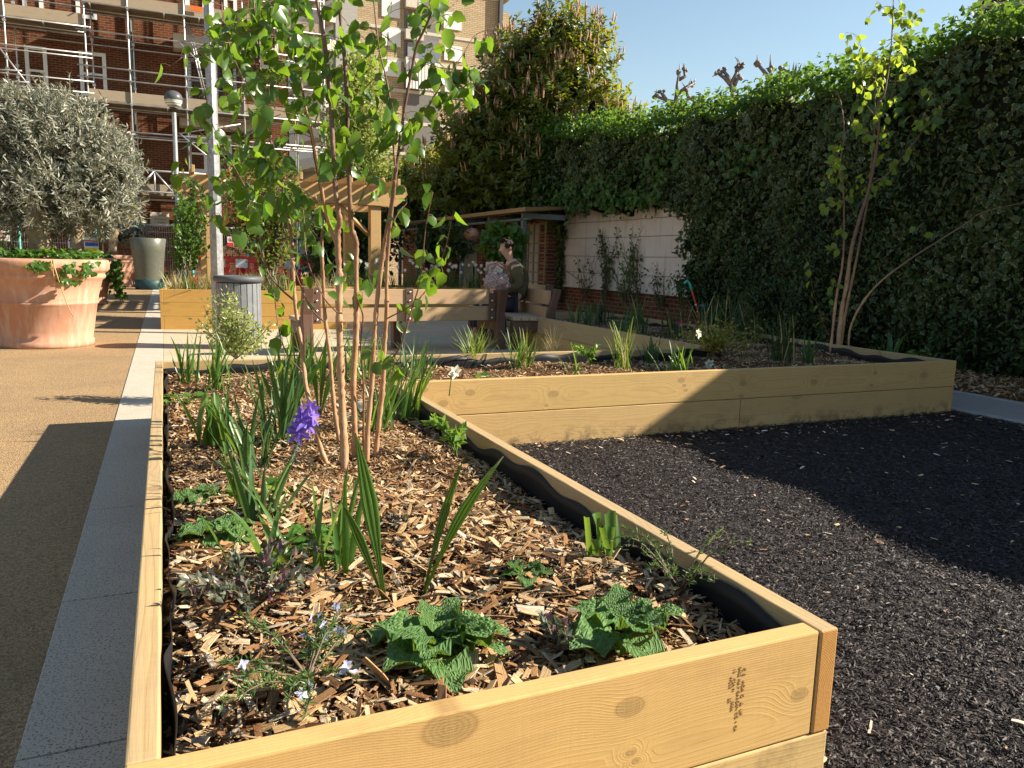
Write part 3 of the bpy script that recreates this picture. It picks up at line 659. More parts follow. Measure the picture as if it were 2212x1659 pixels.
# ------------------------------------------------------------------ litter bin
bn = thing('litter_bin', 'grey round litter bin with vertical slats beside the lamp post', 'bin', (-.42, 9.42, 0))
Rb = .27
MB().lathe([(.0, .06), (Rb - .03, .06), (Rb - .03, .8), (0, .8)], 24, 0, (-.42, 9.42, 0)).build('liner', M_DARK, bn)
for k in range(22):
    a = k * 2 * PI / 22; Mr = np.array(Matrix.Rotation(a, 3, 'Z'))
    MB().box((Rb - .02, -.034, 0), (Rb, .034, .74), 0, (Mr, np.array([-.42, 9.42, .09]))).build('slat', M_GREYSL, bn, bevel=.004)
MB().lathe([(Rb - .06, .84), (Rb + .02, .84), (Rb + .035, .87), (Rb + .03, .91), (Rb - .04, .92), (Rb - .1, .905), (Rb - .1, .83)], 32, 0, (-.42, 9.42, 0)).build('lid', M_GREY, bn)
MB().lathe([(Rb - .02, 0), (Rb + .0, .0), (Rb + .0, .08), (Rb - .02, .08)], 28, 0, (-.42, 9.42, 0)).build('base', M_GREY, bn)

# ------------------------------------------------------------------ octagonal lamp post
lp = thing('lamp_post', 'tall galvanised octagonal lamp post in front of the three board planter', 'lamp post', (-.57, 11.3, 0))
P0 = gd(469, 640, 12.2); P1 = gd(460, 290, 12.2); sc = 12.2 / 778.8
xb, yb = -.56, 11.3
def oct_(z0, z1, r0, r1, n=8): return MB().lathe([(r0, z0), (r1, z1)], n, 0, (xb, yb, 0), False)
oct_(0, 2.62, .094, .082).build('lower_shaft', M_GALV, lp); oct_(2.62, 9., .078, .05).build('upper_shaft', M_GALV, lp)
MB().lathe([(.083, 2.60), (.092, 2.61), (.092, 2.66), (.08, 2.68)], 16, 0, (xb, yb, 0)).build('collar', M_GALV, lp)
MB().box((xb - .03, yb - .095, 1.95), (xb + .03, yb - .08, 2.1)).build('service_door', M_GALV, lp)

# ------------------------------------------------------------------ park lantern
q = gy(373, 215, 21.5); q2 = gy(397, 560, 21.5); s1 = 24 * S22 * ((21.5 - CAM[1]) / (_ray(373, 215)[1]))
lx, ly, lz = float(q2[0]) - .35, 21.5, float(q[2])
qa = gy(376, 250, ly); qb = gy(391, 500, ly); lx = float(qa[0])
lan = thing('park_lantern', 'globe lantern with grey hood on a slim galvanised post by the scaffolding', 'lamp post', (lx, ly, 0))
MB().lathe([(.085, 0), (.075, 1.2), (.06, 1.25), (.055, lz - .32)], 12, 0, (lx, ly, 0)).build('post', M_GALV, lan)
rr = 18.5 * S22 * float((np.array([lx, ly, lz]) - CAM) @ FW) / FPX
th = np.linspace(0, PI / 2, 8)
hd = MB().lathe([(rr * 1.02 * math.sin(a), lz + .02 + rr * .92 * math.cos(a)) for a in th] + [(rr * .98, lz - .02)], 24, 0, (lx, ly, 0)).build('hood', plain('hood_grey', (.075, .08, .085), .4), lan)
MB().lathe([(.02, lz + rr), (.03, lz + rr * .93)], 8, 0, (lx, ly, 0)).build('finial', M_GREY, hd)
t = NT('lantern_glass'); z = t.sep(t.obj())[2]
st = t.math('FRACT', t.math('MULTIPLY', z, 17.)); M_LGLASS = t.out(t.mix(t.ramp(st, [(.25, 0.), (.4, 1.), (.75, 1.), (.9, 0.)]), (.35, .36, .28), (.85, .85, .75)), .2, spec=.6)
MB().lathe([(rr * .96 * math.cos(a), lz - .02 - rr * .9 * math.sin(a)) for a in np.linspace(0, 1.1, 7)] + [(.05, lz - rr * .88)], 24, 0, (lx, ly, 0)).build('glass_bowl', M_LGLASS, lan)
MB().lathe([(.05, lz - rr * .85), (.11, lz - rr * .88), (.10, lz - rr * 1.0), (.05, lz - rr * 1.05)], 16, 0, (lx, ly, 0)).build('collar', M_GREY, lan)

# ------------------------------------------------------------------ planters at the back
pl = thing('raised_bed', 'three board timber planter of grasses behind the litter bin', 'raised bed', (0, 12, 0), group='timber raised beds')
A_, B_ = (-1.36, 12.08), (1.45, 11.76)
dv = nrm(np.array(B_) - np.array(A_)); nv = np.array([-dv[1], dv[0]]); C_ = np.array(B_) + nv * 2.2; D_ = np.array(A_) + nv * 2.2
for j in range(3):
    z0, z1 = j * .209, j * .209 + .206; e = .05 if j != 1 else 0
    board(pl, np.array(A_) + dv * e + nv * .001 * j, B_, z0, z1, M_OLD)
    board(pl, B_ - dv * .001 + nv * TH, C_, z0, z1, M_OLD); board(pl, D_, np.array(A_) + (0 if e else nv * TH), z0, z1, M_OLD)
    board(pl, C_ - dv * TH - nv * .001, D_ + dv * TH - nv * .001, z0, z1, M_OLD)
MB().add([(*(np.array(A_) + dv * .04 + nv * .04), .53), (*(np.array(B_) - dv * .04 + nv * .04), .53), (*(C_ - dv * .04 - nv * .04), .56), (*(D_ + dv * .04 - nv * .04), .56)], [[[0, 1, 2, 3]]]).build('soil', M_SOIL, pl)
pl2 = thing('raised_bed', 'far timber planter full of white daffodils in front of the shelter', 'raised bed', (3.2, 14.2, 0), group='timber raised beds')
a0, a1 = (1.6, 13.9), (5.2, 13.9)
for j in range(3):
    z0, z1 = j * .209, j * .209 + .206
    board(pl2, a0, a1, z0, z1, M_OLD); board(pl2, (5.2, 13.9 + TH), (5.2, 15.2), z0, z1, M_OLD); board(pl2, (1.6, 15.2), (1.6, 13.9 + TH), z0, z1, M_OLD); board(pl2, (5.2 - TH, 15.2), (1.6 + TH, 15.2), z0, z1, M_OLD)
MB().add([(1.64, 13.94, .56), (5.16, 13.94, .56), (5.16, 15.16, .56), (1.64, 15.16, .56)], [[[0, 1, 2, 3]]]).build('soil', M_SOIL, pl2)

# ------------------------------------------------------------------ terracotta pots
POT = [(.0, .04), (.47, .04), (.50, .0), (.525, .0), (.53, .03), (.532, .07), (.515, .085), (.535, .20), (.585, .50), (.603, .515), (.605, .535), (.59, .55), (.605, .575), (.60, .59), (.66, .80), (.69, .82), (.70, .845), (.688, .87), (.695, .885), (.72, .90), (.745, .93), (.75, 1.0), (.735, 1.035), (.70, 1.045), (.665, 1.03), (.655, .95), (.0, .93)]
def pot(x, y, s, label, sz=None):
    t_ = thing('terracotta_pot', label, 'plant pot', (x, y, 0), group='terracotta pots of olive trees')
    sz = sz or s
    MB().lathe([(a * s, b * sz) for a, b in POT[:-2]], 64, 0, (x, y, 0)).build('pot', M_TERRA, t_)
    MB().lathe([(.66 * s, .95 * sz), (.3 * s, .99 * sz), (.0, 1.0 * sz)], 24, 0, (x, y, 0)).build('soil', M_SOIL, t_)
    return t_
pot(-2.66, 10.15, 1.0, 'largest terracotta pot holding a bushy olive tree, at the edge of the path', 1.03)
pot(-3.0, 18.6, 1.0, 'terracotta pot mostly hidden behind the nearest one, with ivy trailing over its rim', .98)
pot(-2.75, 28.4, 1.0, 'farthest terracotta pot with a small olive tree, next to the tall green planter')
gp_ = thing('tapered_planter', 'tall tapered grey-green planter with a dark teal base on the path', 'planter', (-1.72, 26.3, 0))
dp_ = float((np.array([-1.72, 26.3, .8]) - CAM) @ FW); kx = dp_ / 3115.
MB().lathe([(.41 * kx / kx, .30), (.44, .8), (.48, 1.2), (.53, 1.58), (.51, 1.6), (.47, 1.58), (.44, 1.2), (0, 1.15)], 40, 0, (-1.72, 26.3, 0)).build('body', plain('grey_green', (.095, .098, .075), .38, spec=.5), gp_)
MB().lathe([(.0, .02), (.40, .0), (.425, .02), (.43, .30), (.39, .32), (0, .3)], 40, 0, (-1.72, 26.3, 0)).build('base', plain('dark_teal', (.012, .045, .055), .5), gp_)
cn = thing('traffic_barrier_foot', 'red plastic cone showing at the left edge beside the big pot', 'traffic cone', (-4.05, 12.2, 0))
g = gz(5, 695); cx_, cy_ = float(g[0]) - .25, float(g[1]) - 1.2
MB().lathe([(.26, 0), (.26, .03), (.17, .05), (.10, .5), (.06, .8), (0, .8)], 20, 0, (cx_, cy_, 0)).build('cone', M_RED, cn); cn['label'] = 'red plastic traffic cone at the left edge beside the big pot'; cn.name = 'traffic_cone'
# ------------------------------------------------------------------ brick mansion block with scaffolding
YB = 33.7; YS = 31.9
def zb(y22, Y=YB, x22=235): return float(gy(x22, y22, Y)[2])
def xb_(x22, Y=YB, y22=150): return float(gy(x22, y22, Y)[0])
t = NT('window_glass'); p = t.n('ShaderNodeNewGeometry').outputs['Position']
M_GLASS = t.out(t.mix(t.ramp(t.noise(p, 1.3, 2.).outputs[0], [(.45, 0.), (.6, 1.)]), (.02, .028, .035), (.10, .14, .19)), .08, spec=1.)
t = NT('sky_glass'); M_GLASSB = t.out((.16, .30, .52), .12, spec=1., metal=.35)
M_STONE = plain('pale_stone', (.52, .47, .40), .8, bump=.2)
M_TOE = wood('scaffold_board', base=(.36, .28, .20), late=(.24, .17, .11), weather=.7)
M_TOE_W = plain('scaffold_boards', (.24, .19, .13), .8, var=.35, sc=3.)
b1_ = thing('brick_building', 'long dark red brick building with white sash windows behind the scaffolding', 'building', (-8, YB, 0))
XR = xb_(622)
holes = []
wins = [(52, 100, 100, 206), (170, 228, 113, 208), (44, 89, -62, 27), (160, 205, -55, 40), (400, 443, -45, 30), (482, 510, -40, 37), (405, 452, 128, 222), (462, 510, 132, 222), (405, 446, 292, 372), (458, 500, 292, 372), (560, 600, 60, 150), (560, 600, 420, 500), (60, 105, 290, 380), (545, 560, 420, 500)]
MB().box((-34, YB, -.5), (XR, YB + 9, 16)).build('wall', M_BRX, b1_)
for (x0, x1, y0, y1) in wins:
    a, c_ = xb_(x0, YB, y0), xb_(x1, YB, y0); zt, zbm = zb(y0, YB, (x0 + x1) / 2), zb(y1, YB, (x0 + x1) / 2); fr = .13
    m = MB()
    for lo, hi in (((a, zbm), (a + fr, zt)), ((c_ - fr, zbm), (c_, zt)), ((a + fr, zt - fr), (c_ - fr, zt)), ((a + fr, zbm), (c_ - fr, zbm + fr)), ((a + fr, (zt + zbm) / 2 - .04), (c_ - fr, (zt + zbm) / 2 + .04))):
        m.box((lo[0], YB - .05, lo[1]), (hi[0], YB - .002, hi[1]))
    fo = m.build('window', M_WHITEP, b1_)
    MB().box((a + .05, YB - .02, zbm + .05), (c_ - .05, YB - .004, zt - .05)).build('pane', M_GLASS, fo)
    m = MB()
    for q in (1 / 3, 2 / 3): xx = a + fr + (c_ - a - 2 * fr) * q; m.box((xx - .014, YB - .038, zbm + fr), (xx + .014, YB - .022, zt - fr))
    for q in (.25, .75): zz = zbm + (zt - zbm) * q; m.box((a + fr, YB - .04, zz - .014), (c_ - fr, YB - .0225, zz + .014))
    m.build('glazing_bars', M_WHITEP, fo)
    MB().box((a - .06, YB - .13, zbm - .09), (c_ + .06, YB - .003, zbm - .003)).build('sill', M_STONE, fo)
for (x0, x1, y0, y1) in ((376, 545, 80, 112), (383, 560, 258, 276)):
    MB().box((xb_(x0), YB - .75, zb(y1, YB, x0)), (xb_(x1), YB - .002, zb(y0, YB, x0))).build('canopy', M_STONE, b1_, bevel=.03)
pq = (xb_(324, YB, 470), xb_(365, YB, 470), zb(489, YB, 340), zb(459, YB, 340))
MB().box((pq[0], YB - .06, pq[2]), (pq[1], YB - .003, pq[3])).build('name_plaque', M_STONE, b1_, bevel=.015)
m = MB()
for j, zz in enumerate((.72, .45, .22)):
    for q in np.arange(.12 + .04 * j, .88 - .04 * j, .052):
        if rng.uniform() < .85: m.box((pq[0] + (pq[1] - pq[0]) * q, YB - .064, pq[2] + (pq[3] - pq[2]) * zz), (pq[0] + (pq[1] - pq[0]) * (q + .03), YB - .0605, pq[2] + (pq[3] - pq[2]) * (zz + .13)))
m.build('worn_carving', plain('carved_grey', (.30, .27, .22), .9), b1_)
MB().box((xb_(405), YB - .16, zb(226, YB, 430)), (xb_(515), YB - .155, zb(124, YB, 430))) 
m = MB()
for x in np.arange(xb_(404), xb_(520), .13): m.box((x, YB - .2, zb(224, YB, 440)), (x + .02, YB - .18, zb(122, YB, 440)))
for z in np.arange(zb(224, YB, 440), zb(122, YB, 440), .13): m.box((xb_(404), YB - .225, z), (xb_(520), YB - .202, z + .02))
m.build('security_grille', M_GREY, b1_)
MB().tube([(xb_(286), YB - .12, 0), (xb_(286), YB - .12, 16)], .06, 8).build('drainpipe', M_GREY, b1_)

sc_ = thing('scaffolding', 'steel tube scaffolding with timber platforms in front of the brick building', 'scaffolding', (-6, YS, 0))
ups = [xb_(v, YS, 120) for v in (-130, -60, 14, 186, 279, 400, 525, 640, 700)]
YI = YB - .42
for i, x in enumerate(ups):
    for Y, r_ in ((YS, .030), (YI, .027)):
        dx = .12 if Y == YI else 0
        MB().tube([(x + dx, Y, 0), (x + dx, Y, 15)], r_, 8).build('standard', M_TUBE, sc_)
        mm = MB()
        for y22 in (18, 77, 152, 176, 226, 285, 366, 414): 
            z = zb(y22, YS, 280); mm.box((x + dx - .05, Y - .055, z - .045), (x + dx + .05, Y + .05, z + .045))
        mm.build('couplers', M_TUBE, sc_)
    MB().lathe([(.042, .0), (.042, 2.3), (.03, 2.3)], 8, 0, (x, YS, 0)).build('sleeve', M_TEAL, sc_)
XA, XZ = ups[0], ups[-1]; xm = ups[3]
def ledger(y22, x0, x1, Y=YS, r_=.026, xr=280, nm='ledger'):
    z = zb(y22, Y, xr); y = Y - .06; MB().tube([(x0, y, z), ((x0 + x1) / 2, y, z - .01), (x1, y, z)], r_, 7).build(nm, M_TUBE, sc_)
for y22 in (18, 77, 152, 176, 226, 285, 297): ledger(y22, xm - .3, XZ)
for y22 in (-60, -40): ledger(y22, xm - .3, XZ)
for y22 in (-20, 45, 104, 113, 165, 190, 300): ledger(y22, XA, xm + .2, YS, .026, 80)
for y22 in (30, 90, 106, 240, 292): ledger(y22, XA, XZ, YI, .024)
def platform(y22, x0, x1, xr):
    z = zb(y22, YS, xr)
    for j in range(5): MB().box((x0, YS + .02 + j * .27, z), (x1, YS + .02 + j * .27 + .255, z + .045)).build('platform_board', M_TOE_W, sc_)
    mm = MB().box((0, 0, 0), (x1 - x0, .045, .36)); o = mm.build('toe_board', M_TOE, None); o.parent = sc_; o.location = Vector((x0, YS + .035, z + .05)) - Vector(sc_.location)
    n = int((x1 - x0) / 1.1)
    for k in range(n + 1):
        x = x0 + (x1 - x0) * k / n + .2; MB().tube([(x, YS - .2, z - .07), (x, YI + .1, z - .07)], .025, 7).build('transom', M_TUBE, sc_)
    for Y in (YS + .4, YS + .8): MB().tube([(x0, Y, z - .13), (x1, Y, z - .13)], .025, 7).build('ledger', M_TUBE, sc_)
platform(18, xm, XZ, 280); platform(224, xm, XZ, 280); platform(45, XA, xm - .05, 100); platform(245, XA, xm - .05, 100); platform(420, ups[2], ups[-2], 300)
def tub(p_, q_, r_=.026, nm='brace', Y=YS - .12): MB().tube([gy(*p_, Y), gy(*q_, Y)], r_, 7).build(nm, M_TUBE, sc_)
tub((386, 91), (462, 165)); tub((384, 91), (540, 60)); tub((386, 287), (470, 355)); tub((386, 289), (520, 268)); tub((0, 105), (70, 195)); tub((462, 165), (520, 230))
for d in (-1, 1):
    MB().tube([gy(405 + d * 2.5, 42, YS + .5), gy(446 + d * 2.5, 222, YS + .3)], .03, 6).build('ladder_stile', M_TUBE, sc_)
# lattice beams along the lowest lift
for Y in (YS - .15, YS + .9):
    z0, z1 = zb(413, Y, 300), zb(367, Y, 300); x0, x1 = xb_(252, YS, 390), xb_(452, YS, 390)
    for z in (z0, z1): MB().tube([(x0, Y, z), (x1, Y, z)], .036, 8).build('beam_chord', M_TUBE, sc_)
    n = 5
    for k in range(n):
        xa, xc = x0 + (x1 - x0) * k / n, x0 + (x1 - x0) * (k + 1) / n
        MB().tube([(xa, Y, z0 if k % 2 else z1), (xc, Y, z1 if k % 2 else z0)], .032, 7).build('beam_diagonal', M_TUBE, sc_)
        MB().tube([(xc, Y, z0), (xc, Y, z1)], .026, 7).build('beam_post', M_TUBE, sc_)
for k, (x22, y22) in enumerate(((22, 151), (38, 176), (52, 193), (68, 205))):
    a = gy(x22 + 25, y22 + 2, YS - .3); MB().tube([a, a + np.array([-1.0, .3, 0])], .03, 7).build('tube_end', M_TUBE, sc_)
MB().box((xb_(415, YS), YS - .09, zb(26, YS, 430)), (xb_(441, YS), YS - .06, zb(16, YS, 430))).build('orange_tag', M_ORANGE, sc_)

# ------------------------------------------------------------------ tan apartment block and its angled glazed wing
Y2 = 57.
x0, x1 = float(gy(724, 60, Y2)[0]), float(gy(1084, 60, Y2)[0])
tb = thing('apartment_block', 'tall pale brick apartment block with concrete bands behind the birch leaves', 'building', ((x0 + x1) / 2, Y2, 0))
M_TAN = brickm('tan_brick', 'x', cols=((.44, .33, .20), (.54, .42, .27)), mortar=(.26, .20, .14), w=.42, h=.135, mw=.022, dark=.15)
MB().box((x0, Y2, 0), (x1, Y2 + 14, 34)).build('wall', M_TAN, tb)
zf = lambda y22, x22=900: float(gy(x22, y22, Y2)[2])
for y22 in (-60, 44, 112, 180, 250, 320): MB().box((x0 - .05, Y2 - .06, zf(y22 + 4, 730)), (x1 + .05, Y2 - .003, zf(y22 - 3, 730))).build('band', M_STONE, tb)
for (a, b, c_, d) in ((824, 863, -8, 38), (825, 865, 62, 100), (958, 996, 28, 64), (960, 998, 100, 132), (826, 866, 130, 165), (962, 998, 170, 200), (958, 996, -40, -8)):
    xa, xc = float(gy(a, 60, Y2)[0]), float(gy(b, 60, Y2)[0]); z0, z1 = zf(d, (a + b) / 2), zf(c_, (a + b) / 2)
    fo = MB().box((xa, Y2 - .09, z0), (xc, Y2 - .003, z1)).build('window', M_WHITEP, tb)
    xmid = xa + (xc - xa) * .55
    MB().box((xa + .15, Y2 - .1, z0 + .5), (xmid - .08, Y2 - .091, z1 - .15)).box((xmid + .08, Y2 - .1, z0 + .5), (xc - .15, Y2 - .091, z1 - .15)).box((xa + .15, Y2 - .1, z0 + .12), (xc - .15, Y2 - .091, z0 + .38)).build('pane', M_GLASSB, fo)
xa, xc = float(gy(873, 60, Y2)[0]), float(gy(948, 60, Y2)[0])
MB().box((xa, Y2 - .05, 0), (xc, Y2 - .003, 34)).build('balcony_recess', plain('shade_concrete', (.17, .16, .15), .85), tb)
for c_, d in ((-30, -2), (38, 66), (95, 126)):
    fo = MB().box((xa + .2, Y2 - .25, zf(d)), (xc - 1.6, Y2 - .052, zf(c_))).build('window', plain('grey_frame', (.25, .25, .25), .5), tb)
    MB().box((xa + .5, Y2 - .27, zf(d) + .2), (xc - 1.9, Y2 - .252, zf(c_) - .2)).build('pane', M_GLASS, fo)
    MB().box((xa, Y2 - .5, zf(d + 24)), (xc - 1.3, Y2 - .052, zf(d + 3))).build('parapet', M_STONE, tb)
m = MB()
for k in range(11): q = xa + (xc - xa) * k / 11; m.box((q, Y2 - .62, zf(196)), (q + (xc - xa) / 11 * .72, Y2 - .52, zf(136)))
m.build('white_cladding', M_WHITEP, tb)
MB().box((x1 - .35, Y2 - .35, 0), (x1 - .06, Y2 - .063, 34)).build('drainpipe', M_GREY, tb)
bx = float(gy(1103, 40, Y2)[0])
for c_, d in ((23, 60), (-70, -4)):
    MB().box((x1 + .052, Y2 + .3, zf(d, 1090)), (bx, Y2 + 5, zf(c_, 1090))).build('balcony', M_TAN, tb)
dish = thing('satellite_dish', 'white satellite dish on the pale apartment block', 'satellite dish', tuple(gy(931, 118, Y2 - .7)))
P = gy(931, 117, Y2 - 1.); m = MB(); dd = nrm(np.array([-.55, -.75, .35])); ux = nrm(np.cross([0, 0, 1], dd)); uy = np.cross(dd, ux); V = []
for i in range(6):
    for j in range(20): r_ = .95 * i / 5; a = j * PI / 10; V.append(P + ux * r_ * math.cos(a) + uy * r_ * math.sin(a) + dd * .22 * (i / 5) ** 2)
m.add(V, [[[i * 20 + j, i * 20 + (j + 1) % 20, i * 20 + 20 + (j + 1) % 20, i * 20 + 20 + j] for i in range(5) for j in range(20)]], 0, True); m.build('reflector', M_WHITEP, dish)
MB().tube([P, P - dd * .4, (P[0], Y2, P[2] - .6)], .05, 6).tube([P - uy * .8, P + dd * .8], .03, 5).build('arm', M_GREY, dish)
wg = thing('glazed_wing', 'grey concrete wing with blue reflecting windows between the brick building and the pale block', 'building', (x0, Y2, 0))
dv = nrm(np.array([-.24, .97])); nv = np.array([-dv[1], dv[0]]); A = np.array([x0 - .05, Y2 - .4]); LW = 9.
def wbox(s0, s1, o0, o1, z0, z1):
    c4 = [A + dv * s + nv * o for s in (s0, s1) for o in (o0, o1)]; v = [(*c, z) for c in c4 for z in (z0, z1)]
    return MB().add(v, [[[0, 1, 3, 2], [4, 6, 7, 5], [0, 4, 5, 1], [2, 3, 7, 6], [0, 2, 6, 4], [1, 5, 7, 3]]])
wbox(0, LW, -4, 0, 0, 34).build('wall', plain('wing_concrete', (.22, .215, .20), .85), wg)
fl = [zf(v, 724) for v in (330, 268, 206, 144, 82, 20, -45)]
for zz in fl:
    fo = wbox(.3, LW - .2, .003, .06, zz, zz + 2.3).build('window', M_WHITEP, wg)
    for k in range(9): q = .45 + k * .94; wbox(q, q + .8, .062, .09, zz + .15, zz + 2.15).build('pane', M_GLASSB, fo)
    wbox(0, LW, .003, .9, zz - 1.0, zz - .25).build('slab', M_STONE, wg)
# distant tower
tp = gd(2157, 40, 110.); aw = math.atan2(tp[0] - CAM[0], tp[1] - CAM[1])
tw = thing('tower_block', 'distant grey tower with rows of dark slit openings above the hedge', 'building', (tp[0], tp[1], 0), -aw); hw = 39 * S22 * 110 / FPX * 1.1; zt = float(tp[2])
MB().box((-hw, 0, 0), (hw, 14, 75)).build('wall', plain('tower_brick', (.36, .31, .26), .9, var=.15, sc=1.), tw, True)
m = MB()
for j in range(-12, 22):
    for k in range(5): xx = -hw + 2 * hw * (.06 + .19 * k + (.07 if j % 2 else 0)); m.box((xx, -.06, zt + j * 1.1), (xx + .95, -.003, zt + j * 1.1 + .42))
m.build('slits', M_DARK, tw, True); MB().box((hw + .003, .6, 0), (hw + 9, 14, 75)).build('glass_side', M_GLASSB, tw, True)

# ------------------------------------------------------------------ fencing, signs, barriers
YF = 29.9
fz = float(gy(340, 486, YF)[2])
def fence(x22a, x22b, label):
    xa, xc = float(gy(x22a, 540, YF)[0]), float(gy(x22b, 540, YF)[0])
    f_ = thing('mesh_fence', label, 'fence', ((xa + xc) / 2, YF, 0), group='mesh fence panels')
    MB().tube([(xa, YF, .1), (xa, YF, fz - .15), (xa + .05, YF, fz - .04), (xa + .16, YF, fz), (xc - .16, YF, fz), (xc - .05, YF, fz - .04), (xc, YF, fz - .15), (xc, YF, .1)], .028, 8).build('frame', M_TUBE, f_)
    m = MB()
    for x in np.arange(xa + .09, xc - .03, .075): m.box((x - .004, YF - .005, .15), (x + .004, YF + .003, fz - .02))
    for z in (.15, .5, .9, 1.4, fz - .25): m.box((xa, YF - .012, z - .006), (xc, YF - .0055, z + .006))
    m.build('mesh', M_TUBE, f_); MB().box((xa - .1, YF - .3, 0), (xa + .12, YF + .3, .12)).build('foot_block', M_CONC, f_)
fence(311, 392, 'mesh fence panel between the tall green planter and the lantern post'); fence(394, 478, 'mesh fence panel behind the three board planter and the lamp post'); fence(480, 562, 'mesh fence panel with the red and white prohibition sign')
fence(-20, 90, 'mesh fence panel behind the biggest olive tree at the left edge'); fence(92, 200, 'mesh fence panel behind the olive trunk carrying the colourful notice'); fence(564, 645, 'mesh fence panel with a plain white notice behind the birch stems')
def sign(name, label, x0, x1, y0, y1, bands, Y=YF - .05):
    a, c_ = float(gy(x0, y0, Y)[0]), float(gy(x1, y0, Y)[0]); zt, zl = float(gy(x0, y0, Y)[2]), float(gy(x0, y1, Y)[2])
    s = thing(name, label, 'sign', ((a + c_) / 2, Y, zl))
    MB().box((a, Y, zl), (c_, Y + .012, zt)).build('plate', M_WHITEP, s)
    for (u0, u1, v0, v1, col) in bands:
        MB().box((a + (c_ - a) * u0, Y - .006, zl + (zt - zl) * v0), (a + (c_ - a) * u1, Y - .001, zl + (zt - zl) * v1)).build('printed_panel', plain('print', col, .6, var=.03), s)
    return s, a, c_, zl, zt, Y
BL = (.02, .12, .42); RD = (.6, .03, .03); GN = (.02, .25, .14); YE = (.75, .62, .03)
sign('safety_notice', 'colourful site notice with green, red, blue and yellow bands behind the olive trunk', 146, 212, 505, 547, [(.02, .98, .86, .98, GN), (.02, .98, .64, .70, RD), (.05, .4, .3, .6, BL), (.55, .98, .40, .60, BL), (.02, .98, .04, .30, YE)], YF - .04)
sign('safety_notice', 'white site notice with red lettering at the far left edge', -14, 20, 497, 520, [(.1, .9, .62, .76, RD), (.1, .8, .3, .42, RD)], YF - .04)
s_, a, c_, zl, zt, Yp = sign('prohibition_sign', 'small white and red no pedestrians sign on the mesh fence', 491, 505, 511, 533, [(.05, .95, .04, .42, RD)], YF - .04)
xc_, zc_ = (a + c_) / 2, zl + (zt - zl) * .71; rr_ = (c_ - a) * .36
m = MB(); V = []
for j in range(24):
    aa = j * PI / 12
    for r_ in (rr_, rr_ * .78): V.append((xc_ + r_ * math.cos(aa), Yp - .004, zc_ + r_ * math.sin(aa)))
m.add(V, [[[2 * j, 2 * ((j + 1) % 24), 2 * ((j + 1) % 24) + 1, 2 * j + 1] for j in range(24)]]); q = rr_ * .62; w_ = rr_ * .12
m.add([(xc_ - q - w_, Yp - .0045, zc_ + q - w_), (xc_ - q + w_, Yp - .0045, zc_ + q + w_), (xc_ + q + w_, Yp - .0045, zc_ - q + w_), (xc_ + q - w_, Yp - .0045, zc_ - q - w_)], [[[0, 1, 2, 3]]]); m.build('ring', M_RED, s_)
MB().lathe([(.0, -.18 * rr_ * 3), (rr_ * .2, -rr_ * .5), (rr_ * .22, rr_ * .1), (rr_ * .1, rr_ * .2), (rr_ * .14, rr_ * .4), (0, rr_ * .5)], 8, 0, (xc_, Yp - .0, zc_)).build('figure', M_DARK, s_).scale = (1, 1, 1)
sign('notice_board', 'plain white notice behind the birch stems', 588, 617, 496, 532, [(.08, .92, .55, .62, (.3, .5, .3))], YF - .04)
def barrier(label, x22, y22, Y, wid=2.1, rz=0., col=None, h=None):
    P = gy(x22, y22, Y); h = h or float(P[2]); b_ = thing('safety_barrier', label, 'barrier', (P[0], Y, 0), rz, group='red plastic safety barriers')
    m = MB(); 
    for lo, hi in (((0, h * .80), (wid, h)), ((0, .16), (wid, h * .36)), ((0, h * .36), (.14, h * .80)), ((wid - .14, h * .36), (wid, h * .80)), ((wid * .31, h * .36), (wid * .31 + .11, h * .8)), ((wid * .63, h * .36), (wid * .63 + .11, h * .8))):
        m.box((lo[0], -.03, lo[1]), (hi[0], .03, hi[1]))
    m.build('panel', col or M_RED, b_, True, .02)
    MB().box((wid * .32, -.035, h * .66), (wid * .68, -.0305, h * .92)).build('white_board', M_WHITEP, b_, True)
    for x in (.2, wid - .35): MB().box((x, -.28, 0), (x + .16, .28, .1)).build('foot', col or M_RED, b_, True, .02)
    MB().box((wid + .0, -.02, h * .5), (wid + .22, .02, h * .62)).build('hook', col or M_RED, b_, True, .01)
    return b_
barrier('red safety barrier left of the lamp post behind the grasses', 397, 551, 27.2, 1.9, 0)
barrier('red safety barrier just right of the lamp post, end nearest', 486, 553, 27., 1.05, R(-8))
barrier('red safety barrier behind the birch stems with a white board', 582, 556, 26.5, 1.5, R(6))
barrier('orange safety barrier beside the farthest terracotta pot', 288, 550, 28.6, .8, 0, M_ORANGE)
# green plastic box far behind
g = gy(690, 552, 27.); gb = thing('storage_bin', 'green plastic bin glimpsed beyond the birch stems', 'bin', (g[0], 27, 0))
MB().box((g[0] - .35, 26.7, .1), (g[0] + .35, 27.3, .95)).build('body', plain('green_plastic', (.01, .22, .10), .4), gb, bevel=.03); MB().box((g[0] - .38, 26.67, .953), (g[0] + .38, 27.33, 1.05)).build('lid', plain('green_lid', (.02, .30, .14), .4), gb, bevel=.02)

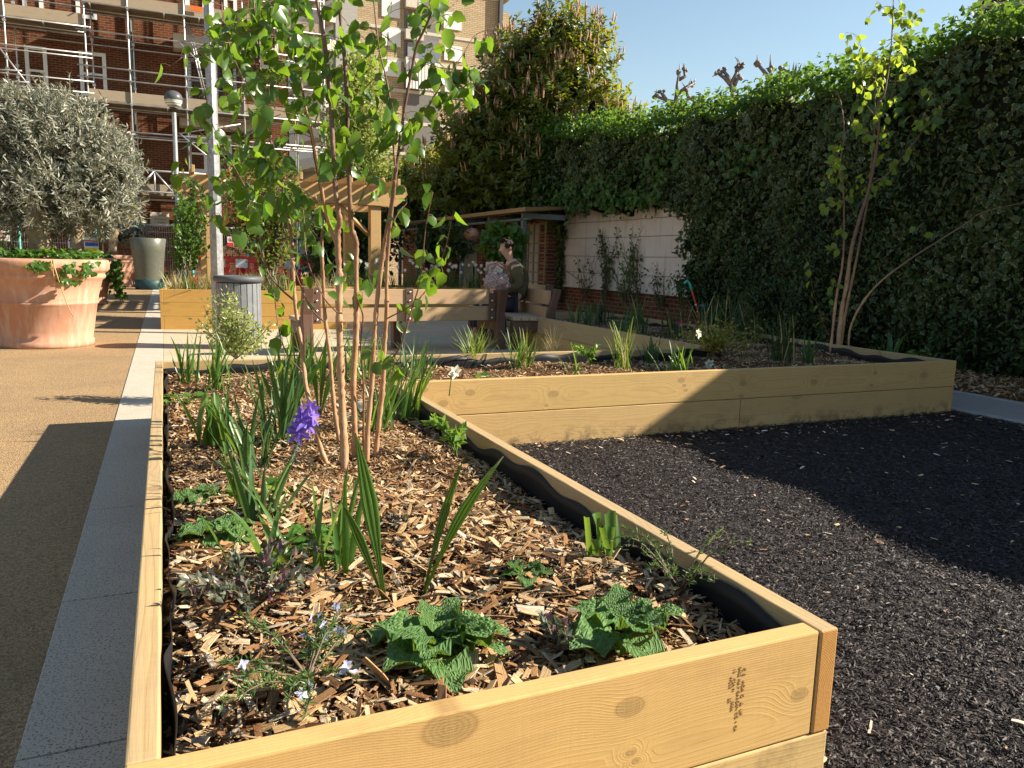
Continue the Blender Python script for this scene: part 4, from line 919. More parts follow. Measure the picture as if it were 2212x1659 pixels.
# ------------------------------------------------------------------ timber roofed shelter along the wall
XS = 6.3
pxs = [1125, 1053, 994, 943, 899, 861]; py_ = [float(gx(v, 560, XS)[1]) for v in pxs]
zr = float(gx(1140, 455, XS)[2])
sh = thing('garden_shelter', 'low lean-to shelter with grey steel posts and a thin timber roof along the wall', 'shelter', (XS, 20, 0))
M_POST = plain('grey_post', (.20, .23, .26), .5, metal=.3)
for y in py_:
    MB().box((XS, y - .055, 0), (XS + .1, y + .055, zr - .16)).build('post', M_POST, sh, bevel=.005)
    MB().box((XS, y - .05, zr - .158), (WX - .5, y + .05, zr - .04)).build('rafter', M_POST, sh)
ye = py_[-1] + 1.5
M_ROOF = wood('roof_timber', base=(.42, .25, .11), late=(.28, .15, .06), weather=.3)
m = MB(); a, c_ = py_[0] - .55, ye
m.add([(XS - .18, a, zr - .03), (WX - .47, a + .6, zr + .10), (WX - .47, c_, zr + .10), (XS - .18, c_, zr - .03), (XS - .18, a, zr + .06), (WX - .47, a + .6, zr + .17), (WX - .47, c_, zr + .17), (XS - .18, c_, zr + .06)], [[[0, 1, 2, 3], [4, 7, 6, 5], [0, 4, 5, 1], [0, 3, 7, 4], [2, 6, 7, 3], [1, 5, 6, 2]]]); m.build('roof', M_ROOF, sh)
MB().box((XS + .0, py_[0] - .3, zr - .20), (XS + .098, ye, zr - .159)).build('eaves_rail', M_POST, sh)
for k, y in enumerate((18.6, 21.2, 24., 27.)):
    MB().box((WX - .30, y, 0), (WX - .003, y + .5, zr - .06)).build('back_pier', M_BRY, sh)
m = thing('render_panel', 'pale render panels on the wall inside the shelter', 'wall panel', (WX, 20, 0))
for y0, y1 in ((17.1, 18.55), (19.15, 21.15), (21.75, 23.95)): MB().box((WX - .06, y0, .3), (WX - .003, y1, 2.2)).build('panel', plain('dull_render', (.50, .46, .40), .85), m)
tr = thing('trellis', 'brown wooden trellis leaning beside the brick pier', 'trellis', (7.0, 15.7, 0))
ta = gx(1138, 610, 7.0); tb_ = gx(1178, 478, 7.0); y0, y1 = float(tb_[1]), float(ta[1]); z1 = float(tb_[2]); M_TR = plain('trellis_wood', (.30, .18, .09), .8)
for q in np.linspace(y0, y1, 4): MB().box((7.0, q - .02, 0), (7.03, q + .02, z1)).build('upright', M_TR, tr)
for z in np.linspace(.25, z1 - .05, 9): MB().box((6.975, y0 - .05, z - .015), (6.998, y1 + .05, z + .015)).build('rail', M_TR, tr)
pk = thing('picket_screen', 'short white picket screen behind the seated man', 'fence', (5.9, 16, 0))
pa, pb = gd(1052, 566, 16.8), gd(1085, 566, 16.3)
for q in np.linspace(0, 1, 9): P = pa + (pb - pa) * q; MB().box((P[0] - .02, P[1] - .015, 0), (P[0] + .02, P[1] + .015, P[2])).build('picket', M_WHITEP, pk)
MB().tube([pa - [0, 0, .1], pb - [0, 0, .1]], .025, 6).tube([pa - [0, 0, .7], pb - [0, 0, .7]], .025, 6).build('rail', M_WHITEP, pk)
def leafy(name, label, cat, loc, rad_, n, tpl, mat, lo, hi, group=None, potted=None, core=True):
    t_ = thing(name, label, cat, (loc[0], loc[1], 0), group=group); c_ = np.array(loc, float)
    d = rand_dirs(n, .2); P = c_ + d * rad_ * rng.uniform(.55, 1.05, (n, 1)); mb = MB()
    mb.inst(tpl, P, nrm(d + rng.normal(0, .6, (n, 3)) - [0, 0, .4]), d + [0, 0, .5] + rng.normal(0, .4, (n, 3)), rng.uniform(lo, hi, n), smooth=False); mb.build('leaves', mat, t_)
    mb = MB()
    for q in range(9): e = c_ + rand_dirs(1, .2)[0] * rad_ * .8; mb.tube([(loc[0], loc[1], max(.1, loc[2] - rad_[2] * 1.4)), (c_ + e) / 2, e], [.02, .014, .006], 5)
    mb.build('stems', M_TWIG, t_)
    if potted: MB().lathe([(0, .02), (.2, 0), (.26, potted * .9), (.29, potted * .92), (.29, potted), (.2, potted), (0, potted - .04)], 20, 0, (loc[0], loc[1], 0)).build('pot', potted_mat, t_)
    return t_
potted_mat = M_TERRA
P = gd(1088, 527, 17.2); leafy('hydrangea', 'rounded bright leafy shrub in a pot under the shelter roof', 'shrub', P, np.array([.45, .45, .40]), 480, TL_S, M_IVYG, .14, .26, potted=.5)
for (px, py, d, lab) in ((985, 520, 19.6, 'hanging basket of trailing leaves under the shelter, next to a post'), (930, 515, 23.5, 'farther hanging basket of trailing leaves under the shelter')):
    P = gd(px, py, d); hb = leafy('hanging_basket', lab, 'hanging basket', P, np.array([.42, .42, .4]), 330, TL_N, M_JAS, .12, .26, 'hanging baskets in the shelter')
    MB().lathe([(0, -.35), (.18, -.3), (.27, -.05), (.0, -.02)], 16, 0, P).build('bowl', M_DARK, hb); MB().tube([P, (P[0], P[1], zr)], .008, 4).build('chain', M_GREY, hb)
P = gd(1019, 507, 19.5); lt = thing('hanging_lantern', 'round terracotta hanging pot under the shelter roof', 'hanging pot', tuple(P)); th = np.linspace(-PI / 2, PI / 2, 9)
MB().lathe([(.2 * math.cos(a) + .001, .17 * math.sin(a)) for a in th], 16, 0, P).build('bowl', M_TERRA, lt); MB().tube([P, (P[0], P[1], zr - .05)], .006, 4).build('cord', M_GREY, lt)
P = gd(1010, 588, 18.); bk = thing('garden_chair', 'dark garden chair draped with a green cloth in the shelter', 'chair', (P[0], P[1], 0))
for dx in (-.25, .25):
    for dy in (-.25, .25): MB().tube([(P[0] + dx, P[1] + dy, 0), (P[0] + dx, P[1] + dy, .5 if dy < 0 else 1.05)], .018, 6).build('leg', M_DARK, bk)
MB().box((P[0] - .28, P[1] - .28, .48), (P[0] + .28, P[1] + .28, .52)).build('seat', M_DARK, bk)
MB().box((P[0] - .3, P[1] - .31, .3), (P[0] + .3, P[1] - .285, .62)).box((P[0] - .3, P[1] - .284, .523), (P[0] + .3, P[1] + .2, .54)).build('cloth', plain('green_cloth', (.03, .10, .04), .9), bk, bevel=.01)

# ------------------------------------------------------------------ pergola
pg = thing('pergola', 'timber pergola with carved beam ends and thick posts behind the benches', 'pergola', (3.5, 16, 0))
M_PERG = wood('pergola_timber', base=(.52, .33, .15), late=(.36, .20, .08))
d1, d2 = 17.0, 15.6
pa, pb = gy(452, 395, 15.4), gy(818, 415, 15.4)
zt = .5 * (gy(430, 380, 15.4)[2] + gy(818, 402, 15.4)[2])
dv = nrm((pb - pa)[:2]); nv = np.array([-dv[1], dv[0]]); LP = np.linalg.norm((pb - pa)[:2])
def pbar(s0, s1, o0, o1, z0, z1, nm):
    mb = MB().box((0, 0, 0), (s1 - s0, o1 - o0, z1 - z0)); o = mb.build(nm, M_PERG, None, bevel=.008); o.parent = pg
    q = pa[:2] + dv * s0 + nv * o0; o.location = Vector((q[0], q[1], z0)) - Vector(pg.location); o.rotation_euler = (0, 0, math.atan2(dv[1], dv[0])); return o
for s in (.0, LP - .1):
    for o_ in (0, 2.6): pbar(s - .1, s + .12, o_ - .11, o_ + .11, 0, zt - .40, 'post')
for o_ in (-.16, 2.44):
    for q in (0, .23):
        bm_ = MB(); e = .55
        prof = [(-e, zt - .06), (-e - .03, zt - .14), (-e + .10, zt - .30), (-e + .22, zt - .398), (LP + e - .22, zt - .398), (LP + e - .10, zt - .30), (LP + e + .03, zt - .14), (LP + e, zt - .06), (LP + e, zt), (-e, zt)]
        pq_ = [pa[:2] + dv * u for u, _ in prof]; n_ = len(prof)
        V = [(*(c + nv * (o_ + q)), z) for c, (_, z) in zip(pq_, prof)] + [(*(c + nv * (o_ + q + .07)), z) for c, (_, z) in zip(pq_, prof)]
        bm_.add(V, [[list(range(n_))], [list(range(2 * n_ - 1, n_ - 1, -1))], [[i, i + n_, (i + 1) % n_ + n_, (i + 1) % n_] for i in range(n_)]]); bm_.build('beam', M_PERG, pg)
for k in range(13): s = -.3 + (LP + .6) * k / 12; pbar(s - .03, s + .03, -.5, 3.1, zt + .003, zt + .14, 'rafter')
for s, sg in ((0, 1), (LP - .1, -1)):
    a = np.array([*(pa[:2] + dv * (s + sg * .1)), zt - 1.0]); c_ = np.array([*(pa[:2] + dv * (s + sg * .75)), zt - .42]); MB().tube([a, c_], .06, 4).build('brace', M_PERG, pg)

# ------------------------------------------------------------------ pollarded trees, palm
M_POLL = barkm('pollard_bark', (.12, .10, .09), (.23, .20, .18), False)
def pollard(label, d, trunk, limbs, r0=.085):
    t_ = thing('pollarded_tree', label, 'tree', tuple(gd(*trunk[0], d) * [1, 1, 0]), group='pollarded trees beyond the hedge')
    m = MB(); base = gd(*trunk[0], d); P = [np.array([base[0], base[1], 0.])] + [gd(*q, d) for q in trunk]; m.tube(P, np.linspace(r0 * 1.3, r0 * .75, len(P)), 8)
    m.build('trunk', M_POLL, t_); m = MB(); kn = MB()
    for lb in limbs:
        P = [gd(*q, d) for q in lb]; m.tube(P, np.linspace(r0 * .75, r0 * .5, len(P)), 7)
        e = P[-1]
        for q in range(5): c_ = e + rng.normal(0, .035, 3); r_ = rng.uniform(.035, .07); kn.lathe([(.0, -r_), (r_ * .8, -r_ * .5), (r_, 0), (r_ * .7, r_ * .6), (0, r_)], 7, 0, c_)
        for q in range(2): kn.tube([e, e + rng.normal(0, .12, 3) + [0, 0, .1]], [.03, .01], 4)
    m.build('limbs', M_POLL, t_); kn.build('knuckles', M_POLL, t_)
pollard('pollarded bare tree with tall centre limb, left of those above the hedge', 24., [(1470, 260), (1460, 215)], [[(1460, 215), (1463, 185), (1467, 158)], [(1467, 172), (1480, 165), (1478, 152)], [(1462, 205), (1480, 190), (1498, 180)], [(1458, 220), (1440, 217), (1418, 208)], [(1440, 217), (1432, 205), (1427, 198)], [(1470, 222), (1490, 212), (1508, 225)], [(1490, 212), (1485, 205), (1484, 195)]])
pollard('pollarded bare tree with four knobbly limbs, in the middle of those above the hedge', 22., [(1588, 240), (1580, 185)], [[(1580, 185), (1565, 168), (1550, 157)], [(1580, 185), (1572, 165), (1562, 152)], [(1580, 180), (1590, 160), (1594, 145)], [(1586, 185), (1592, 172), (1597, 168)], [(1590, 155), (1596, 150), (1600, 143)]])
pollard('pollarded bare tree half hidden right of the others above the hedge', 20., [(1675, 230), (1665, 175)], [[(1665, 175), (1655, 160), (1636, 137)], [(1660, 175), (1665, 160), (1664, 146)], [(1665, 180), (1685, 160), (1692, 150)]])
pollard('pollarded bare tree standing behind the evergreen with flower spikes', 31., [(1075, 300), (1090, 150)], [[(1082, 170), (1092, 120), (1098, 80)], [(1095, 90), (1105, 60), (1112, 42)], [(1092, 110), (1078, 85), (1068, 72)], [(1085, 150), (1062, 120), (1050, 95)], [(1105, 65), (1120, 80), (1128, 95)]], .12)
P = gd(1705, 175, 20.); pm = thing('palm', 'spiky palm top showing above the hedge', 'palm', (P[0], P[1], 0)); m = MB()
for k in range(26): a = rng.uniform(0, PI); dd = np.array([math.cos(a) * .9, rng.uniform(-.4, .4), .25 + math.sin(a) * .8]); m.inst(TL_N, [P - [0, 0, .35]], [dd], [[0, -1, .2]], [[.28, rng.uniform(.6, .85), .3]], smooth=False)
m.build('fronds', M_JAS, pm); MB().tube([(P[0], P[1], 0), P - [0, 0, .3]], .12, 8).build('trunk', M_TWIG, pm)

# ------------------------------------------------------------------ the seated man
def skin_mesh(name, pts, edges, mat, parent, lv=2, sc=(1, 1)):
    me = bpy.data.meshes.new(name); me.from_pydata([p[:3] for p in pts], edges, []); o = bpy.data.objects.new(name, me); COL.objects.link(o)
    me.materials.append(mat); o.parent = parent
    s_ = o.modifiers.new('skin', 'SKIN'); s_.use_smooth_shade = True
    for v, p in zip(me.skin_vertices[0].data, pts): v.radius = (p[3], p[4] if len(p) > 4 else p[3])
    me.skin_vertices[0].data[0].use_root = True
    su = o.modifiers.new('subdivision', 'SUBSURF'); su.levels = lv; su.render_levels = lv
    return o
M_SKIN = plain('skin', (.50, .29, .21), .5, var=.05); M_JACK = plain('olive_jacket', (.105, .085, .042), .85, var=.2, sc=14.); M_TROU = plain('dark_trousers', (.03, .035, .05), .8); M_HAIR = plain('brown_hair', (.035, .02, .012), .6, var=.4, sc=60.)
q = gd(1096, 585, 11.5)
man = thing('person', 'man in an olive jacket sitting with his head bowed, looking down at his hands', 'person', (float(q[0]) + .10, float(q[1]), 0), R(-8))
# local frame: facing -x; seat height .50
pts = [(.0, 0, .56, .15, .18), (.03, 0, .76, .14, .19), (.04, 0, .98, .13, .20), (.0, 0, 1.12, .10, .15), (-.05, 0, 1.21, .062), (-.09, 0, 1.29, .068),
       (-.02, -.21, 1.10, .075), (.02, -.29, .85, .055), (-.24, -.20, .74, .042), (-.33, -.14, .75, .036),
       (-.02, .21, 1.10, .075), (.02, .29, .85, .055), (-.24, .20, .74, .042), (-.33, .14, .75, .036),
       (-.10, -.12, .56, .10), (-.50, -.15, .58, .075), (-.52, -.15, .12, .05), (-.66, -.15, .06, .045), (-.10, .12, .56, .10), (-.50, .15, .58, .075), (-.52, .15, .12, .05), (-.66, .15, .06, .045)]
ed = [(0, 1), (1, 2), (2, 3), (3, 4), (4, 5), (3, 6), (6, 7), (7, 8), (8, 9), (3, 10), (10, 11), (11, 12), (12, 13), (0, 14), (14, 15), (15, 16), (16, 17), (0, 18), (18, 19), (19, 20), (20, 21)]
# the head joins the same skinned body
hp = [(-.115, 0, 1.365, .098, .088), (-.13, 0, 1.43, .092, .085), (-.12, 0, 1.475, .06, .055), (-.185, 0, 1.30, .045, .045), (-.235, 0, 1.345, .014), ]
n0 = len(pts); pts += hp; ed += [(5, n0), (n0, n0 + 1), (n0 + 1, n0 + 2), (n0, n0 + 3), (n0, n0 + 4)]
for s in (-1, 1):   # hands with five fingers each, meeting over the lap
    w_ = 9 if s < 0 else 13; n1 = len(pts); pts.append((-.39, s * .10, .74, .03, .018)); ed.append((w_, n1))
    for k in range(4):
        n2 = len(pts); o_ = (k - 1.5) * .021; L_ = (.045, .052, .05, .04)[k]
        pts += [(-.43, s * .085 + o_ * .9, .735, .0095), (-.43 - L_, s * .07 + o_ * .8, .715, .0085), (-.44 - L_ * 1.1, s * .06 + o_ * .7, .685, .0075)]; ed += [(n1, n2), (n2, n2 + 1), (n2 + 1, n2 + 2)]
    n2 = len(pts); pts += [(-.40, s * .055, .765, .011), (-.44, s * .035, .765, .009)]; ed += [(n1, n2), (n2, n2 + 1)]
skin_mesh('body', pts, ed, M_SKIN, man)
jp = [(.0, 0, .60, .175, .205), (.03, 0, .78, .165, .215), (.045, 0, .98, .155, .225), (.01, 0, 1.11, .115, .16), (-.035, 0, 1.185, .085, .085), (-.02, -.215, 1.10, .095), (.02, -.30, .85, .074), (-.23, -.205, .745, .056), (-.02, .215, 1.10, .095), (.02, .30, .85, .074), (-.23, .205, .745, .056)]
skin_mesh('jacket', jp, [(0, 1), (1, 2), (2, 3), (3, 4), (3, 5), (5, 6), (6, 7), (3, 8), (8, 9), (9, 10)], M_JACK, man)
skin_mesh('collar', [(-.03, -.09, 1.185, .03), (.055, -.06, 1.20, .035), (.08, 0, 1.21, .035), (.055, .06, 1.20, .035), (-.03, .09, 1.185, .03), (-.10, .06, 1.15, .025), (-.10, -.06, 1.15, .025)], [(0, 1), (1, 2), (2, 3), (3, 4), (4, 5), (0, 6)], M_JACK, man, 1)
skin_mesh('trousers', [(.0, 0, .58, .17, .19), (-.10, -.12, .565, .115), (-.50, -.15, .58, .09), (-.52, -.15, .16, .065), (-.10, .12, .565, .115), (-.50, .15, .58, .09), (-.52, .15, .16, .065)], [(0, 1), (1, 2), (2, 3), (0, 4), (4, 5), (5, 6)], M_TROU, man, 1)
hb = MB()
for k in range(2600):
    a = rng.uniform(0, 2 * PI); b_ = rng.uniform(-.25, 1.5); dn = np.array([math.cos(a) * math.cos(b_), math.sin(a) * math.cos(b_), math.sin(b_)])
    if dn[0] < -.35 and dn[2] < .62: continue
    if dn[2] < -.05 and abs(dn[1]) > .8: continue
    c_ = np.array([-.105, 0, 1.415]) + dn * [.105, .094, .095]
    hb.inst(TL_N, [c_], [nrm(np.array([-.55, rng.normal(0, .4), -.35]) + rng.normal(0, .35, 3))], [dn], [rng.uniform(.035, .06)], smooth=False)
th = np.linspace(-.1, PI / 2, 7); V = []
hb.build('hair', M_HAIR, man, True)
for s in (-1, 1):
    MB().lathe([(0, -.03), (.014, -.026), (.02, 0), (.015, .025), (0, .03)], 8, 0, (-.085, s * .092, 1.375)).build('ear', M_SKIN, man, True)
    MB().lathe([(0, -.008), (.011, 0), (0, .008)], 8, 0, (-.197, s * .034, 1.385)).build('eye', M_DARK, man, True)
    MB().box((-.207, s * .034 - .02, 1.402), (-.188, s * .034 + .02, 1.41)).build('eyebrow', M_HAIR, man, True)
MB().box((-.225, -.024, 1.306), (-.206, .024, 1.312)).build('mouth', plain('lips', (.34, .12, .10), .5), man, True)
bgp = gd(1074, 606, 11.); bag = thing('shoulder_bag', 'pinkish patterned cloth bag slung over the end of the bench back', 'bag', tuple(bgp))
t = NT('patterned_cloth'); v = t.n('ShaderNodeTexVoronoi', {'Vector': t.obj(), 'Scale': 45.}).outputs[0]; M_CLOTH = t.out(t.mix(t.ramp(v, [(.3, 0.), (.5, 1.)]), (.20, .10, .09), (.40, .29, .27)), .9)
m = MB(); V = []; n = 20
for i in range(11):
    for j in range(n):
        a = j * 2 * PI / n; b_ = -1.4 + 2.8 * i / 10; r_ = 1 + .12 * math.sin(3 * a + i) + .1 * math.sin(5 * a - 2 * i) + rng.normal(0, .03)
        V.append(bgp + np.array([.19 * math.cos(a) * math.cos(b_) * r_, .15 * math.sin(a) * math.cos(b_) * r_, -.03 + .14 * math.sin(b_) * r_]))
m.add(V, [[[i * n + j, i * n + (j + 1) % n, (i + 1) * n + (j + 1) % n, (i + 1) * n + j] for i in range(10) for j in range(n)]], 0, True); m.build('body', M_CLOTH, bag)
m = MB()
for s in (-1, 1): m.tube([bgp + np.array([s * .17, 0, .08]), bgp + np.array([s * .13, .02, .21]), bgp + np.array([s * .02, .02, .25]), bgp + np.array([-s * .1, -.03, .16])], .018, 6)
m.build('handle', plain('brown_strap', (.30, .16, .13), .8), bag)
# ------------------------------------------------------------------ foliage materials for the beds
M_STRAP = leafm('strap_leaf', (.035, .105, .022), (.075, .165, .03), (.30, .46, .05), .38, rough=.35)
M_STRAPD = leafm('strap_leaf_blue', (.035, .095, .03), (.065, .14, .045), (.16, .28, .06), .33, rough=.4)
M_PLEAT = leafm('pleated_leaf', (.05, .15, .018), (.09, .21, .03), (.38, .58, .06), .42, rough=.35, stripes=3.2)
M_GRASSB = leafm('bright_grass', (.07, .15, .02), (.14, .22, .035), (.4, .5, .07), .4)
M_GRASSD = leafm('dry_grass', (.36, .26, .11), (.50, .40, .20), (.5, .4, .2), .35, rough=.7)
M_GRASSK = leafm('dark_grass', (.025, .055, .02), (.05, .085, .03), (.14, .2, .05), .3)
M_BIRCH = leafm('birch_leaf', (.030, .085, .011), (.060, .13, .02), (.30, .52, .03), .42, rough=.33, vein=.35, spec=.5)
M_BIRCHY = leafm('young_birch_leaf', (.07, .14, .018), (.13, .20, .03), (.58, .75, .06), .5, rough=.4, vein=.3)
M_BARK = barkm('birch_bark', (.34, .17, .085), (.44, .27, .16)); M_BARKD = barkm('birch_twig', (.11, .055, .035), (.22, .12, .07), False)
M_OLIVE = leafm('olive_leaf', (.15, .155, .115), (.30, .30, .24), (.30, .32, .16), .22, rough=.42, spec=.35)
M_OBARK = plain('olive_bark', (.27, .20, .12), .9, var=.4, sc=12., bump=.8)
t = NT('wrinkled_leaf'); lc = t.attr(); x, y, z = t.sep(lc)[:3]; rnd = t.geo('Random Per Island')
vo = t.n('ShaderNodeTexVoronoi', {'Vector': t.comb(t.math('MULTIPLY', x, 5.), t.math('MULTIPLY', y, 9.), t.math('MULTIPLY', rnd, 40.)), 'Scale': 1.4}, feature='DISTANCE_TO_EDGE').outputs['Distance']
vf = t.ramp(vo, [(0., 1.), (.14, 0.)]); mid = t.ramp(t.math('ABSOLUTE', x), [(.02, 1.), (.07, 0.)])
c = t.mix(rnd, (.055, .15, .03), (.11, .23, .055)); c = t.mix(t.math('MULTIPLY', t.math('MAXIMUM', vf, mid), .4), c, (.20, .30, .15))
M_WRINK = t.out(c, .6, t.bump(vo, .9, .012), spec=.35, trans=((.26, .42, .05), .28))
M_GERAN = leafm('geranium_leaf', (.05, .15, .022), (.10, .22, .035), (.34, .52, .06), .38)
M_ROSE = leafm('rosemary_needle', (.05, .12, .03), (.11, .19, .05), (.2, .3, .06), .25)
M_HEBE = leafm('hebe_leaf', (.09, .105, .075), (.15, .16, .115), (.2, .25, .1), .25, red=((.16, .075, .085), .7))
M_PITTO = leafm('variegated_leaf', (.36, .40, .13), (.16, .22, .05), (.55, .6, .2), .35, edge=((.62, .58, .30), .35))
M_EUON = leafm('yellow_edged_leaf', (.05, .09, .02), (.40, .33, .05), (.4, .4, .05), .35, edge=((.60, .48, .08), .4))
M_WHITE = leafm('white_petal', (.80, .80, .72), (.86, .84, .74), (.8, .8, .65), .35, rough=.6)
M_PURP = leafm('purple_petal', (.16, .09, .46), (.27, .16, .60), (.30, .16, .7), .35, rough=.55)
M_PALEB = leafm('pale_blue_petal', (.55, .56, .80), (.66, .66, .85), (.6, .6, .8), .3)
M_STEMG = plain('green_stem', (.09, .17, .04), .5); M_STEMR = plain('red_brown_stem', (.20, .07, .035), .6)
SZ = .362
def place(px, py, z=SZ): return gz(px, py, z)

def blade(mb, base, az, lean, length, width, curl=.5, mat=0, n=7, cut=False, fold=.35, twist=0.):
    """one strap leaf: rises, leans along az and bends over by curl"""
    tt = np.linspace(0, 1, n + 1); ang = lean + curl * tt ** 1.6
    ds = length / n; P = [np.array(base, float)]
    h = np.array([math.cos(az), math.sin(az), 0])
    for a in ang[:-1]: P.append(P[-1] + ds * (h * math.sin(a) + np.array([0, 0, math.cos(a)])))
    V = []; L = []
    for i, (p, q, a) in enumerate(zip(P, tt, ang)):
        az2 = az + twist * q; s = np.array([-math.sin(az2), math.cos(az2), 0]); nr = np.array([-h[0] * math.cos(a), -h[1] * math.cos(a), math.sin(a)])
        w = width * (min(1, .55 + q * 1.6)) * ((1 - q ** 2.6) if not cut else 1) * .5 + .0006
        V += [p - s * w + nr * fold * w, p, p + s * w + nr * fold * w]; L += [[-1, q, 0], [0, q, 0], [1, q, 0]]
    mb.add(V, [[[3 * i + j, 3 * i + j + 1, 3 * i + j + 4, 3 * i + j + 3] for i in range(n) for j in (0, 1)]], mat, True, L)
def clump(name, label, cat, pos, n, length, width, mat, lean=(.05, .5), curl=(.1, .7), rad=.03, az=None, azs=PI, group=None, cut=False, dry=0, parent=None):
    mb = MB(); mats = [mat, M_GRASSD]
    for k in range(n):
        a = rng.uniform(0, 2 * PI) if az is None else az + rng.normal(0, azs)
        b = np.array(pos) + np.array([rng.normal(0, rad), rng.normal(0, rad), -.012])
        blade(mb, b, a, rng.uniform(*lean), length * rng.uniform(.6, 1.08), width * rng.uniform(.7, 1.15), rng.uniform(*curl), 1 if rng.uniform() < dry else 0, cut=cut, twist=rng.normal(0, .5))
    o = mb.build(name, mats, parent)
    return o if parent else tag(o, label, cat, group)
def flower6(mb, c, ax, r, wd=.32, mat=0, n=6, rise=.35):
    ax = nrm(ax); u = nrm(np.cross(ax, [.3, .2, 1.])); v = np.cross(ax, u); a = np.arange(n) * 2 * PI / n + rng.uniform(0, 1)
    d = np.cos(a)[:, None] * u + np.sin(a)[:, None] * v + ax * rise
    mb.inst(leaf_tpl(wd, 3, .25, .12), np.repeat([c], n, 0), d, ax, np.full(n, r) * rng.uniform(.85, 1.1, n), mat)
def narcissus(label, px, py, hz, axis, r=.03, group='white narcissus flowers', z=SZ, cnt=1):
    p = place(px, py, z); t_ = thing('narcissus', label, 'flower', p, group=group); s = MB(); f = MB()
    for k in range(cnt):
        o_ = np.array([rng.normal(0, .03), rng.normal(0, .03), 0]) * (k > 0); top = p + o_ + np.array([axis[0] * .25 * hz, axis[1] * .25 * hz, hz * rng.uniform(.9, 1.05)])
        e = top + nrm(np.array(axis, float)) * .02
        s.tube([p + o_, (p + o_ + top) / 2 + [0, 0, .01], top, e], [.004, .0035, .003, .0025], 5)
        flower6(f, e, axis, r); flower6(f, e + nrm(np.array(axis, float)) * .004, axis, r * .62, .5, 0, 6, 1.1)
    s.build('stem', M_STEMG, t_); f.build('petals', M_WHITE, t_)
for a in ((625, 850, .36, (-.5, -.7, .2), .035, 'white narcissus flower standing tallest beside the variegated shrub'), (970, 855, .17, (.2, -.8, -.1), .05, 'large white narcissus flower drooping over the edge of the far bed'), (772, 925, .12, (-.2, -.9, .3), .04, 'white narcissus flower low down between the birch stems')): narcissus(a[5], a[0], a[1], a[2], a[3], a[4])
narcissus('white narcissus flower facing left in front of the yellow edged shrub', 1480, 805, .33, (.3, -.8, .1), .045); narcissus('white narcissus flowers hanging low over the far bed front board', 1525, 800, .07, (0, -1, -.2), .05, cnt=2)

GI = 'strap leaved clumps in the near bed'
def irisclump(label, px, py, n, ln, wd, **k): return clump('iris_clump', label, 'plant', place(px, py), n, ln, wd, k.pop('mat', M_STRAP), group=GI, **k)
irisclump('strap leaved clump in the far left corner of the near bed', 405, 822, 16, .36, .018, lean=(.05, .4))
irisclump('strap leaved clump just right of the far left corner', 470, 835, 18, .40, .018, lean=(.05, .45))
irisclump('broad leaved clump close to the left timber', 452, 955, 9, .26, .045, lean=(.05, .35), curl=(0, .4))
irisclump('thin strap clump leaning right beside the broad leaved one', 500, 975, 13, .34, .017, lean=(.1, .55))
irisclump('tallest dense strap clump left of the birch stems', 600, 955, 26, .46, .021, lean=(.03, .38), mat=M_STRAPD, rad=.04)
irisclump('strap clump behind the purple flower spike', 545, 1010, 22, .36, .019, lean=(.05, .5), mat=M_STRAPD)
irisclump('arching narrow leaved clump right behind the birch', 815, 935, 26, .44, .017, lean=(.1, .55), az=.5, azs=.9)
irisclump('leaning narrow leaved clump next to the corner of the two beds', 880, 905, 24, .42, .017, lean=(.1, .55), az=.4, azs=.9)
irisclump('narrow leaved clump behind the corner of the two beds', 900, 815, 30, .34, .014, lean=(.05, .5), mat=M_STRAPD, rad=.07)
irisclump('narrow leaved mass at the back behind the birch stems', 770, 820, 38, .40, .014, lean=(.05, .55), rad=.10)
irisclump('narrow leaved mass at the back left of the birch stems', 660, 830, 40, .46, .014, lean=(.05, .6), rad=.11)
irisclump('low strap clump nearest the front left corner', 588, 1240, 12, .24, .024, lean=(.15, .75), curl=(.1, .8))
irisclump('upright strap clump at the middle of the near bed', 722, 1232, 11, .30, .019, lean=(.03, .42), curl=(0, .4))
irisclump('short strap clump with cut off tips by the right timber', 1312, 1215, 11, .17, .021, lean=(.05, .55), curl=(0, .2), cut=True)
GC = 'pleated sword leaved clumps'
def croc(label, px, py, bl):
    mb = MB(); p = place(px, py)
    for (tx, ty, wd, cv) in bl:
        # aim each sword leaf at the tip it has in the photograph, within a vertical plane through its foot
        d = float((p - CAM) @ FW) + .06; tip = gd(tx, ty, d); h = tip - p; ln = np.linalg.norm(h) * 1.03; az = math.atan2(h[1], h[0]); le = math.atan2(np.linalg.norm(h[:2]), h[2])
        n = 9; q = np.linspace(0, 1, n + 1); P = p + h * q[:, None] + np.sin(q * PI)[:, None] * np.array([-h[0] * .1 * cv, -h[1] * .1 * cv, .02]) - [0, 0, .012]
        fc = nrm(CAM - p); s = nrm(np.cross(h, fc + rng.normal(0, .35, 3))); V = []; Lc = []; nn = nrm(np.cross(s, h))
        for i in range(n + 1):
            w = wd * .5 * (min(1, max(.22, (q[i] - .1) * 2.3)) * (1 - max(0, q[i] - .45) ** 1.4 / .435)) + .0008
            for u in np.linspace(-1, 1, 7): V.append(P[i] + s * w * u + nn * .0022 * (1 if round((u + 1) * 3) % 2 else -1) * min(1, w * 60)); Lc.append((u, q[i], 0))
        mb.add(V, [[[7 * i + j, 7 * i + j + 1, 7 * i + j + 8, 7 * i + j + 7] for i in range(n) for j in range(6)]], 0, False, Lc)
    return tag(mb.build('crocosmia', M_PLEAT), label, 'plant', GC)
croc('two bladed pleated clump with the longest upright leaf, at the centre of the near bed', 832, 1298, [(768, 925, .046, .3), (738, 1075, .026, -.2)])
croc('two bladed pleated clump leaning far to the right over the right timber', 915, 1275, [(1000, 985, .026, .4), (1088, 976, .036, .5)])
